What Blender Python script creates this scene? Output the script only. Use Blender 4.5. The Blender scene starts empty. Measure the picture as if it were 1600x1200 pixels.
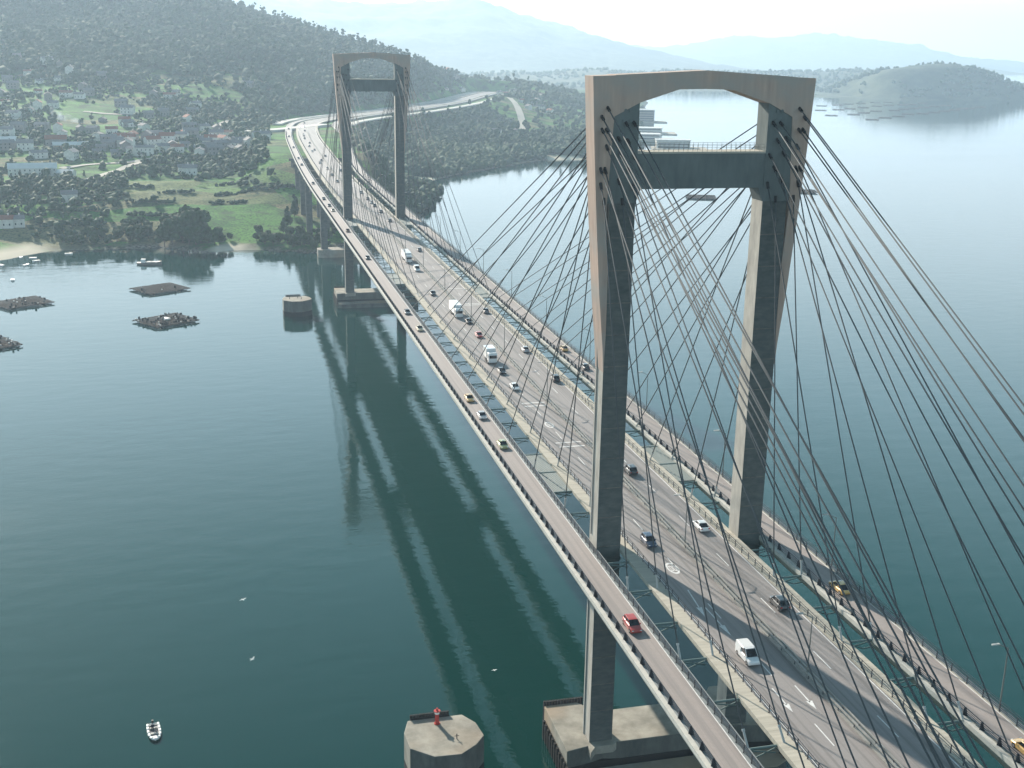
import bpy, math, random
import numpy as np
from mathutils import Vector, Matrix, noise
random.seed(7); rng = np.random.default_rng(7)
C = bpy.data.collections.new("bridge_scene"); bpy.context.scene.collection.children.link(C)
S = bpy.context.scene
R = math.radians
CAM_LOC = [-73.296, -175.19, 123.382]
CAM_AXES = [[0.971019, -0.238516, 0.015229], [0.051208, 0.269865, 0.961536], [-0.233451, -0.93289, 0.274258]]
LENS = 41.378
TERR = [[-307, 650, 17.9], [-343, 790, 28.0], [-399, 1010, 45.8], [-472, 1300, 75.1], [-514, 1470, 103.7], [-251, 650, 16.9], [-278, 790, 27.4], [-320, 1010, 45.8], [-375, 1300, 75.9], [-406, 1470, 105.2], [-193, 650, 15.9], [-211, 790, 26.8], [-238, 1010, 45.7], [-274, 1300, 76.8], [-294, 1470, 106.7], [-133, 650, 14.9], [-141, 790, 26.2], [-153, 1010, 45.7], [-169, 1300, 77.6], [-178, 1470, 108.3], [-79, 650, 14.0], [-78, 790, 25.6], [-77, 1010, 45.7], [-76, 1300, 78.4], [-74, 1470, 109.7], [-578, 1750, 177.2], [-647, 2050, 263.3], [-454, 1750, 171.5], [-507, 2050, 238.4], [-325, 1750, 165.7], [-359, 2050, 227.7], [-191, 1750, 168.7], [-206, 2050, 211.4], [-70, 1750, 171.4], [-69, 2050, 194.9], [-37, 640, 14.6], [-27, 820, 24.7], [-19, 1050, 33.6], [-24, 1300, 64.0], [-16, 1480, 106.3], [7, 1800, 161.1], [38, 1330, 51.7], [50, 1480, 90.6], [92, 1750, 137.1], [145, 1480, 57.7], [177, 1720, 105.9], [208, 1600, 62.4], [232, 1690, 86.0], [274, 1700, 68.9], [258, 1560, 32.4], [185, 1180, 12.8], [224, 1220, 1.9], [284, 1420, 18.6], [320, 1420, 10.1], [423, 1750, 33.0], [445, 1980, 48.3], [564, 2150, 52.7], [435, 1600, 16.4], [593, 2000, 27.6], [382, 1320, 4.7], [94, 1050, 13.7], [137, 1250, 23.9], [-900, 2500, 20], [-400, 2600, 20], [0, 2500, 20], [300, 2500, 20], [600, 2700, 20], [1000, 3000, 20]]
COAST = [[-372.0, 675.0], [-274.0, 582.0], [-199.0, 553.0], [-177.0, 586.0], [-149.0, 586.0], [-111.0, 588.0], [-80.0, 564.0], [-57.0, 572.0], [-15.0, 554.0], [15.0, 600.0], [36.0, 634.0], [62.0, 684.0], [77.0, 717.0], [118.0, 858.0], [116.0, 941.0], [158.0, 996.0], [220.0, 1069.0], [293.0, 1153.0], [342.0, 1149.0], [399.0, 1213.0], [454.0, 1274.0], [608.0, 1702.0], [793.0, 2199.0], [966.0, 2644.0]]
RIDGE_A = [[-367, 627], [-13, 480], [440, 402], [822, 370], [1259, 409], [1615, 438], [1934, 369], [2120, 301], [2284, 291], [2475, 220], [2741, 159], [2938, 117], [3138, 66], [3341, 10], [3702, -78]]
RIDGE_B = [[3451, 105], [4124, 127], [4811, 200], [5160, 243], [5875, 287], [6391, 277], [6847, 219], [7315, 134], [7788, 87]]
RIDGE_C = [[879, 23], [1027, 38], [1153, 25], [1280, 50], [1409, 42], [1540, 34], [1698, 45], [1942, 40], [2247, 51], [2417, 58], [2619, 65], [2797, 57], [2951, 25]]
RIDGE_D = [[1771, 4], [1823, 59], [1878, 81], [1930, 89], [1993, 97], [2057, 100], [2134, 92], [2203, 70], [2286, 35], [2357, 7]]
RIDGE_E = [[5436, 61], [5779, -2], [6006, -14], [6589, -47]]
RAFTS = [[-169.3, 427.0], [-105.6, 451.5], [-99.8, 375.2], [-167.3, 340.9], [336.4, 791.3], [450.1, 821.5]]
FAR_RAFTS = [[1362.0, 2500.0], [1430.0, 2546.0], [1496.0, 2610.0], [1558.0, 2659.0], [1630.0, 2710.0], [1682.0, 2734.0], [1247.0, 2288.0], [1307.0, 2319.0], [1363.0, 2365.0], [1433.0, 2428.0], [1509.0, 2496.0], [1574.0, 2550.0], [1630.0, 2579.0], [1676.0, 2609.0], [1750.0, 2677.0], [1162.0, 2083.0], [1235.0, 2122.0], [1300.0, 2192.0], [1369.0, 2261.0], [1438.0, 2299.0], [1495.0, 2352.0], [1550.0, 2399.0], [1604.0, 2441.0], [1672.0, 2501.0], [1733.0, 2546.0], [1173.0, 1941.0], [1240.0, 2007.0], [1302.0, 2059.0], [1374.0, 2139.0], [1426.0, 2166.0], [1484.0, 2214.0], [1548.0, 2271.0], [1610.0, 2323.0], [1673.0, 2385.0], [1709.0, 2410.0], [1779.0, 2469.0]]
MOORED = [[-188.8, 562.1], [-181.6, 559.3], [-182.2, 536.3], [-196.0, 537.5], [-178.7, 549.0], [-182.7, 490.2], [-163.1, 571.8], [-148.1, 552.5]]
FISH_BOAT = [-114.3, 528.8]
HOUSES = [[-254, 969, 'w'], [-247, 994, 'g'], [-193, 897, 'p'], [-194, 994, 'g'], [-206, 957, 'w'], [-213, 988, 'o'], [-228, 1004, 'g'], [-248, 1134, 'o'], [-251, 1101, 'w'], [-234, 1143, 'w'], [-213, 1196, 'w'], [-228, 1209, 'o'], [-205, 1217, 'g'], [-262, 1068, 'w'], [-301, 1308, 'g'], [-283, 1345, 'o'], [-266, 1300, 'w'], [-290, 1267, 'g'], [-247, 1308, 'w'], [-215, 1259, 'g'], [-168, 1155, 'g'], [-159, 1109, 'w'], [-182, 979, 'g'], [-165, 972, 'o'], [-153, 1010, 'g'], [-157, 1027, 'o'], [-138, 994, 'w'], [-154, 931, 'o'], [-147, 900, 'w'], [-141, 875, 'w'], [-133, 931, 'g'], [-127, 909, 'o'], [-123, 953, 'g'], [-115, 922, 'o'], [-118, 884, 'w'], [-110, 900, 'g'], [-103, 941, 'w'], [-106, 884, 'o'], [-100, 909, 'g'], [-95, 953, 'g'], [-97, 991, 'g'], [-99, 1051, 'o'], [-84, 994, 'w'], [-89, 941, 'w'], [-82, 916, 'w'], [-78, 935, 'o'], [-73, 957, 'w'], [-71, 909, 'g'], [-67, 941, 'o'], [-63, 922, 'g'], [-57, 916, 'w'], [-50, 922, 'w'], [-53, 891, 'g'], [-45, 909, 'w'], [-72, 994, 'g'], [-63, 979, 'o'], [-98, 785, 'w'], [-94, 781, 'w'], [-138, 1085, 'g'], [-124, 1101, 'g'], [-138, 1217, 'g'], [-114, 1238, 'w'], [-93, 1176, 'w'], [-96, 1126, 'g'], [-121, 1217, 'o'], [-199, 1319, 'g'], [-186, 1338, 'g'], [-33, 1326, 'g'], [-302, 1413, 'g'], [-266, 1383, 'w'], [-250, 1368, 'g'], [-236, 1338, 'w'], [-295, 1217, 'g'], [-284, 1167, 'o'], [-260, 1238, 'o'], [-245, 1196, 'g'], [-179, 1051, 'g'], [-162, 900, 'g'], [-214, 859, 'w'], [-219, 785, 'g'], [-197, 790, 'g'], [-188, 853, 'w'], [-170, 875, 'g'], [-229, 897, 'w'], [-245, 903, 'g'], [-31, 941, 'w'], [-35, 963, 'w'], [-200, 627, 'w'], [-206, 624, 'o'], [-172, 676, 'w'], [-58, 953, 'g']]
HOUSES_R = [[344, 2045, 'w'], [320, 1903, 'w'], [352, 2120, 'g'], [442, 2016, 'w'], [445, 1979, 'o'], [471, 2026, 'w'], [476, 1998, 'w'], [467, 1922, 'o'], [493, 1979, 'w'], [478, 1883, 'w'], [286, 1368, 'w'], [333, 1450, 'g'], [449, 1788, 'g'], [427, 1788, 'o'], [448, 1740, 'w'], [487, 1864, 'g'], [365, 2120, 'o'], [371, 2073, 'g'], [375, 2035, 'w'], [512, 1979, 'g'], [452, 1699, 'o'], [416, 1699, 'w'], [480, 2073, 'g'], [301, 2073, 'g']]
DOCKS = [[673.0, 1874.0], [584.0, 1584.0], [530.0, 1455.0], [520.0, 1300.0], [322.0, 1175.0]]
CARS_FAR_L = [[-2.1, 1037.8], [-10.2, 934.2], [-13.2, 813.8], [-13.9, 716.3], [-13.8, 667.0], [-15.1, 550.0], [-15.9, 474.4]]
CARS_FAR_M = [[10.2, 1129.0], [-1.7, 958.3], [4.8, 941.8], [7.0, 910.4], [2.7, 825.9], [-5.7, 776.7], [-4.7, 680.5], [3.5, 625.5], [0.2, 534.6], [4.0, 501.8], [5.7, 471.9], [4.7, 419.3], [5.3, 386.9], [2.7, 455.5], [14.3, 443.4], [1.6, 300.9]]
CARS_RIGHT = [[17.5, -24.5], [18.1, -68.6], [19.6, 110.4], [19.3, 130.7], [18.4, 139.2], [19.6, -26.5]]
ROADC = [[-9.4, 968.4], [6.1, 1140.3], [46.1, 1247.9], [102.4, 1346.3], [168.1, 1461.0], [271.2, 1682.3], [378.1, 1973.1], [430.8, 2104.5]]
VROADS = [[[-192.0, 809.0], [-168.0, 831.0], [-144.0, 840.0], [-124.0, 853.0], [-94.0, 865.0]], [[-182.0, 739.0], [-163.0, 767.0], [-147.0, 809.0], [-129.0, 850.0]], [[-202.0, 1114.0], [-159.0, 1101.0], [-159.0, 1109.0]], [[-54.0, 988.0], [-35.0, 1014.0], [-9.0, 1039.0]], [[-74.0, 1027.0], [-68.0, 1072.0], [-58.0, 1109.0]]]
RROAD = [[413.0, 1817.0], [399.0, 1715.0], [373.0, 1574.0], [352.0, 1491.0], [333.0, 1450.0]]
HEDGES = [[[-74.1, 736.3], [-49.6, 741.0]], [[-75.8, 696.7], [-26.9, 701.3]], [[-134.1, 671.0], [-102.6, 675.7]], [[-113.2, 699.0], [-92.2, 703.7]], [[-132.6, 643.1], [-110.2, 645.4]], [[-49.7, 701.3], [-10.4, 706.0]], [[-145.7, 720.0], [-119.4, 724.7]], [[-79.0, 668.7], [-55.0, 673.3]], [[-189.0, 650.0], [-153.5, 654.7]], [[-182.6, 627.1], [-147.8, 629.4]], [[-176.1, 678.0], [-139.0, 682.7]], [[-207.8, 644.3], [-184.7, 646.6]]]

# ---------------- camera, sky, sun, exposure ----------------
cd = bpy.data.cameras.new("camera"); cd.lens = LENS; cd.sensor_width = 36; cd.clip_start = .5; cd.clip_end = 40000
cam = bpy.data.objects.new("camera", cd); C.objects.link(cam)
M = Matrix([[CAM_AXES[j][i] for j in range(3)] for i in range(3)]).to_4x4(); M.translation = Vector(CAM_LOC)
cam.matrix_world = M; S.camera = cam
SUN_AZ, SUN_EL = -16.0, 25.5          # degrees clockwise from +Y, elevation
w = bpy.data.worlds.new("World"); S.world = w; w.use_nodes = True
wn = w.node_tree.nodes; wl = w.node_tree.links
sky = wn.new("ShaderNodeTexSky"); sky.sky_type = 'NISHITA'; sky.sun_disc = False
sky.sun_elevation = R(SUN_EL); sky.sun_rotation = R(SUN_AZ); sky.air_density = 1.0; sky.dust_density = .7; sky.ozone_density = 1.5
# hazy air low on the horizon whitens the sky
tcw = wn.new("ShaderNodeTexCoord"); sx = wn.new("ShaderNodeSeparateXYZ"); wl.new(tcw.outputs['Generated'], sx.inputs[0])
crw = wn.new("ShaderNodeValToRGB"); wl.new(sx.outputs[2], crw.inputs[0])
SKYR = [(0,(.78,.76,.75)),(.07,(.80,.82,.83)),(.16,(.72,.84,.89)),(.27,(.47,.70,.83)),(.42,(.13,.32,.39)),(.56,(.05,.13,.17)),(1,(.015,.035,.06))]
while len(crw.color_ramp.elements) < len(SKYR): crw.color_ramp.elements.new(.5)
for e_, (p_, c_) in zip(crw.color_ramp.elements, SKYR): e_.position = p_; e_.color = (*c_, 1)
vmw = wn.new("ShaderNodeVectorMath"); vmw.operation = 'SCALE'; vmw.inputs['Scale'].default_value = 19.; wl.new(crw.outputs[0], vmw.inputs[0])
mxw = wn.new("ShaderNodeMix"); mxw.data_type = 'RGBA'; mxw.inputs[0].default_value = .8; wl.new(sky.outputs[0], mxw.inputs[6]); wl.new(vmw.outputs[0], mxw.inputs[7])
wl.new(mxw.outputs[2], wn["Background"].inputs[0]); wn["Background"].inputs[1].default_value = 0.055
sd = bpy.data.lights.new("sun", 'SUN'); sd.energy = 5.0; sd.angle = R(.6); sd.color = (1, .91, .79)
so = bpy.data.objects.new("sun", sd); C.objects.link(so)
sv = Vector((math.sin(R(SUN_AZ))*math.cos(R(SUN_EL)), math.cos(R(SUN_AZ))*math.cos(R(SUN_EL)), math.sin(R(SUN_EL))))
so.rotation_euler = sv.to_track_quat('Z', 'Y').to_euler(); so.location = (0, 0, 300)
S.view_settings.view_transform = 'Standard'; S.view_settings.look = 'None'; S.view_settings.gamma = 1
S.view_settings.exposure = 1.0
S.render.engine = 'CYCLES'; S.cycles.max_bounces = 6; S.cycles.volume_bounces = 1; S.cycles.diffuse_bounces = 2; S.cycles.glossy_bounces = 3

# ---------------- materials ----------------
def mat(name, col, rough=.8, metal=0, n=None, amt=.25, scale=1., stretch=(1,1,1), bump=0, spec=.3, n2=None, alpha=None):
    m = bpy.data.materials.new(name); m.use_nodes = True; t = m.node_tree; b = t.nodes["Principled BSDF"]
    b.inputs['Roughness'].default_value = rough; b.inputs['Metallic'].default_value = metal
    b.inputs['Specular IOR Level'].default_value = spec
    b.inputs['Base Color'].default_value = (*col, 1)
    if n is not None:
        tc = t.nodes.new("ShaderNodeTexCoord"); mp = t.nodes.new("ShaderNodeMapping"); mp.inputs['Scale'].default_value = stretch
        t.links.new(tc.outputs['Object'], mp.inputs[0])
        no = t.nodes.new("ShaderNodeTexNoise"); no.inputs['Scale'].default_value = scale; no.inputs['Detail'].default_value = 6; no.inputs['Roughness'].default_value = .62
        t.links.new(mp.outputs[0], no.inputs[0])
        cr = t.nodes.new("ShaderNodeValToRGB"); cr.color_ramp.elements[0].position = .5-amt; cr.color_ramp.elements[1].position = .5+amt
        cr.color_ramp.elements[0].color = (*n, 1); cr.color_ramp.elements[1].color = (*col, 1)
        t.links.new(no.outputs[0], cr.inputs[0]); out = cr.outputs[0]
        if n2 is not None:
            no2 = t.nodes.new("ShaderNodeTexNoise"); no2.inputs['Scale'].default_value = scale*.17; no2.inputs['Detail'].default_value = 3
            t.links.new(tc.outputs['Object'], no2.inputs[0])
            cr2 = t.nodes.new("ShaderNodeValToRGB"); cr2.color_ramp.elements[0].position = .45; cr2.color_ramp.elements[1].position = .65
            t.links.new(no2.outputs[0], cr2.inputs[0])
            mx = t.nodes.new("ShaderNodeMix"); mx.data_type = 'RGBA'; t.links.new(cr2.outputs[0], mx.inputs[0]); t.links.new(out, mx.inputs[6]); mx.inputs[7].default_value = (*n2, 1)
            out = mx.outputs[2]
        t.links.new(out, b.inputs['Base Color'])
        if bump:
            bp = t.nodes.new("ShaderNodeBump"); bp.inputs['Strength'].default_value = bump; bp.inputs['Distance'].default_value = .1
            t.links.new(no.outputs[0], bp.inputs['Height']); t.links.new(bp.outputs[0], b.inputs['Normal'])
    return m
MT = dict(
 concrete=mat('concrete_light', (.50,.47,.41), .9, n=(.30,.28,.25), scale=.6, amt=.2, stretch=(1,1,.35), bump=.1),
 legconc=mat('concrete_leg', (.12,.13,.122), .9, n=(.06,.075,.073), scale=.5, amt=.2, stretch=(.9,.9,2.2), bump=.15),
 portal=mat('concrete_brown', (.53,.385,.305), .9, n=(.37,.27,.22), scale=.9, amt=.2, stretch=(1,1,.07), bump=.05, n2=(.38,.33,.29)),
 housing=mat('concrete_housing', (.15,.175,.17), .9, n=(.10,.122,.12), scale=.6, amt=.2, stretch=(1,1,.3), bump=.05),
 shadeconc=mat('concrete_front_shade', (.15,.155,.14), .9, n=(.05,.058,.054), scale=.4, amt=.22, stretch=(1,1,.4), bump=.1),  # dark copy of the plinth concrete, painted-in shade for front faces
 plinth=mat('concrete_plinth', (.40,.375,.32), .9, n=(.19,.18,.15), scale=.22, amt=.18, n2=(.34,.25,.17), bump=.1),
 walk=mat('walkway_concrete', (.50,.465,.39), .9, n=(.33,.31,.26), scale=.9, amt=.22, stretch=(.12,1.7,1), bump=.05),
 fascia=mat('deck_fascia', (.42,.40,.34), .9, n=(.32,.31,.27), scale=.5, stretch=(.1,2.5,.1), amt=.2),
 steeldeck=mat('painted_steel_grey', (.25,.27,.27), .5, n=(.18,.2,.2), scale=.5, amt=.2),
 coping=mat('coping_concrete', (.55,.54,.49), .8, n=(.42,.41,.37), scale=.8, amt=.2),
 rail=mat('railing_dark_steel', (.045,.05,.06), .5, .3),
 railpale=mat('railing_pale_steel', (.22,.22,.2), .5, .3),
 barrier=mat('galvanised_barrier', (.33,.32,.295), .5, .2, n=(.24,.23,.21), scale=1.5, amt=.2),
 strut=mat('strut_green_grey', (.17,.23,.22), .5, .2),
 cable=mat('stay_cable_grey', (.085,.095,.10), .8, 0, spec=.15),
 sleeve=mat('anchor_sleeve_white', (.45,.45,.43), .7),
 black=mat('black_rubber', (.012,.013,.014), .6),
 paint=mat('road_paint_white', (.75,.75,.73), .7, n=(.5,.5,.49), scale=1.2, amt=.2),
 grating=mat('steel_grating', (.30,.31,.30), .6, .2, n=(.22,.24,.24), scale=2.2, stretch=(3,.1,1), amt=.15),
 timber=mat('tarred_timber', (.022,.02,.018), .9, n=(.012,.012,.012), scale=2, amt=.2),
 raftwood=mat('raft_timber', (.13,.10,.08), .95, n=(.06,.05,.042), scale=.8, amt=.25),
 white=mat('white_paint', (.78,.78,.76), .45), red=mat('red_paint', (.45,.04,.03), .5), glass=mat('tinted_glass', (.012,.015,.018), .08, spec=.7),
 headlamp=mat('headlamp_lens', (.7,.7,.68), .15), tail=mat('tail_lamp_red', (.35,.01,.01), .3), hub=mat('wheel_rim', (.4,.4,.4), .3, .8),
 skin=mat('skin', (.45,.28,.2), .6), navy=mat('dark_clothes', (.02,.022,.035), .8), greycloth=mat('grey_clothes', (.16,.16,.17), .8),
 roof=mat('clay_tiles', (.33,.13,.08), .9, n=(.22,.09,.06), scale=.8, amt=.2), roofg=mat('grey_roof', (.26,.24,.23), .9, n=(.17,.16,.16), scale=.7, amt=.2),
 roofw=mat('pale_sheet_roof', (.72,.71,.68), .5, n=(.6,.6,.58), scale=.4, amt=.2),
 wall=mat('house_white', (.74,.72,.67), .9, n=(.5,.48,.44), scale=.6, amt=.2), wallo=mat('house_ochre', (.46,.34,.24), .9, n=(.38,.28,.2), scale=.6, amt=.2), wallg=mat('house_stone', (.27,.25,.23), .9, n=(.18,.17,.16), scale=.9, amt=.2),
 window=mat('window_dark', (.03,.035,.04), .2),
 leaf=mat('foliage', (.032,.10,.022), .8, n=(.007,.036,.011), scale=.35, amt=.2, n2=(.05,.07,.02)),
 leafd=mat('foliage_dark', (.018,.075,.02), .8, n=(.005,.030,.010), scale=.3, amt=.2),
 forest=mat('forest_foliage', (.026,.080,.026), .85, n=(.009,.038,.016), scale=.03, amt=.16, n2=(.034,.072,.026)),
 bark=mat('bark', (.09,.07,.05), .9),
 rock=mat('shore_rock', (.22,.20,.17), .95, n=(.08,.075,.065), scale=.8, amt=.2),
 sand=mat('sand', (.62,.55,.43), .95),
 feather=mat('gull_feathers', (.8,.8,.78), .8),
)
def asphalt(name, a, b_, dark):
    m = mat(name, a, .62, n=b_, scale=1.6, amt=.3, bump=.03, spec=.5); t = m.node_tree; b = t.nodes["Principled BSDF"]
    src = b.inputs['Base Color'].links[0].from_socket
    tc = t.nodes.new("ShaderNodeTexCoord"); mp = t.nodes.new("ShaderNodeMapping"); mp.inputs['Scale'].default_value = (1.15, .012, 1)
    t.links.new(tc.outputs['Object'], mp.inputs[0]); no = t.nodes.new("ShaderNodeTexNoise"); no.inputs['Scale'].default_value = 1.; no.inputs['Detail'].default_value = 5; no.inputs['Roughness'].default_value = .7
    t.links.new(mp.outputs[0], no.inputs[0]); cr = t.nodes.new("ShaderNodeValToRGB"); cr.color_ramp.elements[0].position = .46; cr.color_ramp.elements[1].position = .62
    cr.color_ramp.elements[0].color = (0,0,0,1); cr.color_ramp.elements[1].color = (.75,.75,.75,1)
    t.links.new(no.outputs[0], cr.inputs[0]); mx = t.nodes.new("ShaderNodeMix"); mx.data_type = 'RGBA'
    t.links.new(cr.outputs[0], mx.inputs[0]); t.links.new(src, mx.inputs[6]); mx.inputs[7].default_value = (*dark, 1)
    t.links.new(mx.outputs[2], b.inputs['Base Color']); return m
MT['asph'] = asphalt('asphalt_grey', (.27,.245,.235), (.23,.21,.2), (.135,.125,.12))
MT['asph2'] = asphalt('asphalt_pinkish', (.32,.275,.255), (.27,.235,.215), (.21,.187,.178))
PAINT = {}
def paint(c, key):
    if key not in PAINT:
        m = mat('car_paint_'+key, c, .28, .1, spec=.6); m.node_tree.nodes["Principled BSDF"].inputs['Coat Weight'].default_value = .6; PAINT[key] = m
    return PAINT[key]

# ---------------- mesh helpers ----------------
class MB:
    def __init__(s): s.v = []; s.f = []; s.m = []; s.mi = 0
    def quadface(s, pts):
        i = len(s.v); s.v += [tuple(p) for p in pts]; s.f.append(tuple(range(i, i+len(pts)))); s.m.append(s.mi)
    def add(s, vs, fs):
        i = len(s.v); s.v += [tuple(p) for p in vs]
        for f in fs: s.f.append(tuple(i+k for k in f)); s.m.append(s.mi)
    def box(s, x0, x1, y0, y1, z0, z1):
        s.add([(x0,y0,z0),(x1,y0,z0),(x1,y1,z0),(x0,y1,z0),(x0,y0,z1),(x1,y0,z1),(x1,y1,z1),(x0,y1,z1)],
              [(3,2,1,0),(4,5,6,7),(0,1,5,4),(1,2,6,5),(2,3,7,6),(3,0,4,7)])
    def prism(s, poly, a, b, axis='z'):    # polygon extruded along axis from a to b
        n = len(poly)
        f = {'z': lambda p, h: (p[0], p[1], h), 'y': lambda p, h: (p[0], h, p[1]), 'x': lambda p, h: (h, p[0], p[1])}[axis]
        s.add([f(p, a) for p in poly]+[f(p, b) for p in poly], [tuple(range(n-1,-1,-1)), tuple(range(n, 2*n))]+[(i,(i+1)%n,n+(i+1)%n,n+i) for i in range(n)])
    def tube(s, a, b, r, r2=None, n=8):
        a = Vector(a); b = Vector(b); d = (b-a).normalized(); u = d.orthogonal().normalized(); w_ = d.cross(u); r2 = r if r2 is None else r2
        vs = [a+(u*math.cos(2*math.pi*i/n)+w_*math.sin(2*math.pi*i/n))*r for i in range(n)]+[b+(u*math.cos(2*math.pi*i/n)+w_*math.sin(2*math.pi*i/n))*r2 for i in range(n)]
        s.add(vs, [tuple(range(n-1,-1,-1)), tuple(range(n,2*n))]+[(i,(i+1)%n,n+(i+1)%n,n+i) for i in range(n)])
    def beam(s, a, b, wd, h):
        a = Vector(a); b = Vector(b); d = (b-a).normalized(); sd_ = d.cross(Vector((0,0,1))).normalized()*wd/2 if abs(d.z) < .99 else Vector((wd/2,0,0)); up = sd_.cross(d).normalized()*h/2
        vs = [p+q for p in (a,b) for q in (-sd_-up, sd_-up, sd_+up, -sd_+up)]
        s.add(vs, [(3,2,1,0),(4,5,6,7),(0,1,5,4),(1,2,6,5),(2,3,7,6),(3,0,4,7)])
    def loft(s, rings):
        n = len(rings[0]); vs = [p for r in rings for p in r]
        fs = [tuple(range(n-1,-1,-1)), tuple(range((len(rings)-1)*n, len(rings)*n))]
        for k in range(len(rings)-1):
            for i in range(n): fs.append((k*n+i, k*n+(i+1)%n, (k+1)*n+(i+1)%n, (k+1)*n+i))
        s.add(vs, fs)
    def mesh(s, name, mats, smooth=False):
        me = bpy.data.meshes.new(name); me.from_pydata(s.v, [], s.f)
        for m in (mats if isinstance(mats, (list, tuple)) else [mats]): me.materials.append(m)
        if any(s.m): me.polygons.foreach_set('material_index', s.m)
        import bmesh
        bm = bmesh.new(); bm.from_mesh(me); bmesh.ops.recalc_face_normals(bm, faces=bm.faces); bm.to_mesh(me); bm.free()
        if smooth: me.polygons.foreach_set('use_smooth', [True]*len(me.polygons))
        me.update(); return me
    def build(s, name, mats, parent=None, smooth=False, bevel=0):
        o = bpy.data.objects.new(name, s.mesh(name, mats, smooth)); C.objects.link(o)
        if parent: o.parent = parent
        if bevel:
            b = o.modifiers.new('bevel', 'BEVEL'); b.width = bevel; b.segments = 2; b.limit_method = 'ANGLE'
        return o
def tag(o, label=None, cat=None, group=None, kind=None):
    if label: o['label'] = label
    if cat: o['category'] = cat
    if group: o['group'] = group
    if kind: o['kind'] = kind
    return o
def empty(name, loc=(0,0,0), rz=0, label=None, cat=None, group=None):
    o = bpy.data.objects.new(name, None); C.objects.link(o); o.location = loc; o.rotation_euler = (0,0,rz); o.empty_display_size = .5
    return tag(o, label, cat, group)
def part(name, mesh, parent, loc=(0,0,0)):
    o = bpy.data.objects.new(name, mesh); C.objects.link(o); o.parent = parent; o.location = loc; return o
def copy_tree(o, parent=None, loc=None, rz=None, label=None, group=None):
    c = o.copy(); C.objects.link(c); c.parent = parent
    if loc is not None: c.location = loc
    if rz is not None: c.rotation_euler = (0,0,rz)
    if label: c['label'] = label
    if group: c['group'] = group
    for ch in list(o.children): copy_tree(ch, c)
    return c

# ---------------- road alignment ----------------
RP = [(0,-260),(0,-175),(0,-100),(0,0),(0,100),(0,200),(0,300),(0,400),(0,510),(1,620),(4,762),(11,968),(26,1135),(63,1236),(118,1336),(185,1451),(289,1674),(397,1966),(450,2095)]
def smooth_path(P, step):
    P = [Vector((a, b)) for a, b in P]; out = []
    for i in range(len(P)-1):
        p0 = P[max(i-1,0)]; p1 = P[i]; p2 = P[i+1]; p3 = P[min(i+2,len(P)-1)]
        n = max(1, int((p2-p1).length/step))
        for k in range(n):
            t = k/n; t2 = t*t; t3 = t2*t
            out.append(.5*((2*p1)+(p2-p0)*t+(2*p0-5*p1+4*p2-p3)*t2+(3*p1-p0-3*p2+p3)*t3))
    out.append(P[-1]); return out
RC = smooth_path(RP, 12)
RC[0:0] = []
def offs(path, d):
    out = []
    for i, p in enumerate(path):
        t = (path[min(i+1,len(path)-1)]-path[max(i-1,0)]).normalized(); n = Vector((t.y, -t.x)); dd = d(p) if callable(d) else d
        out.append(p+n*dd)
    return out
def sweep(mb, path, sec, a=None, b=None):
    rings = []
    for i, p in enumerate(path):
        if (a is not None and p.y < a) or (b is not None and p.y > b): continue
        t = (path[min(i+1,len(path)-1)]-path[max(i-1,0)]).normalized(); n = Vector((t.y, -t.x))
        rings.append([(p.x+n.x*o, p.y+n.y*o, z) for o, z in sec])
    mb.loft(rings)
ZD = 42.5
def roff(p): return 17.95+16*min(1, max(0, (p.y-600)/320))**1.5 if p.y < 980 else 17.95+16*max(0, 1-(p.y-980)/350)
LC = offs(RC, -17.95); RCt = offs(RC, roff)
RN = np.array([(p.x, p.y) for p in RC]); 
def road_dist(x, y):
    P = np.stack([x, y], -1)[..., None, :]; A = RN[:-1]; D = RN[1:]-A
    t = np.clip(((P-A)*D).sum(-1)/(D*D).sum(-1), 0, 1); q = A+t[..., None]*D
    return np.sqrt(((P-q)**2).sum(-1)).min(-1)
# ---------------- terrain ----------------
CO = np.array(COAST, float)
CPOLY = np.array(COAST+[[1700,5600],[-2600,5600],[-2600,800],[-700,760]], float)
def coast_sd(x, y):     # signed distance, positive on land
    P = np.stack([x, y], -1)[..., None, :]; A = CPOLY; B = np.roll(CPOLY, -1, 0); D = B-A
    t = np.clip(((P-A)*D).sum(-1)/(D*D).sum(-1), 0, 1); q = A+t[..., None]*D
    d = np.sqrt(((P-q)**2).sum(-1)).min(-1)
    X = x[..., None]; Y = y[..., None]
    cr = ((A[:,1] > Y) != (B[:,1] > Y)) & (X < (B[:,0]-A[:,0])*(Y-A[:,1])/(B[:,1]-A[:,1]+1e-9)+A[:,0])
    return np.where(cr.sum(-1) % 2 == 1, d, -d)
ctrl = np.array(TERR+[[c[0], c[1], 0] for c in COAST[1:-1]]+[[-600,700,10],[-900,1100,50],[-1100,1700,180]], float)
def phi(r): return r*r*np.log(r+1e-9)
SCL = 1000.
cx = ctrl[:, :2]/SCL; n_ = len(cx)
K = phi(np.sqrt(((cx[:,None]-cx[None])**2).sum(-1)))+np.eye(n_)*2e-3; Pm = np.hstack([np.ones((n_,1)), cx])
A_ = np.block([[K, Pm],[Pm.T, np.zeros((3,3))]]); wts = np.linalg.solve(A_, np.concatenate([ctrl[:,2], np.zeros(3)]))
def rbf(x, y):
    q = np.stack([x, y], -1).reshape(-1, 2)/SCL; out = np.empty(len(q))
    for i in range(0, len(q), 20000):
        c = q[i:i+20000]; out[i:i+20000] = phi(np.sqrt(((c[:,None]-cx[None])**2).sum(-1)))@wts[:n_]+wts[n_]+c@wts[n_+1:]
    return out.reshape(x.shape)
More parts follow.
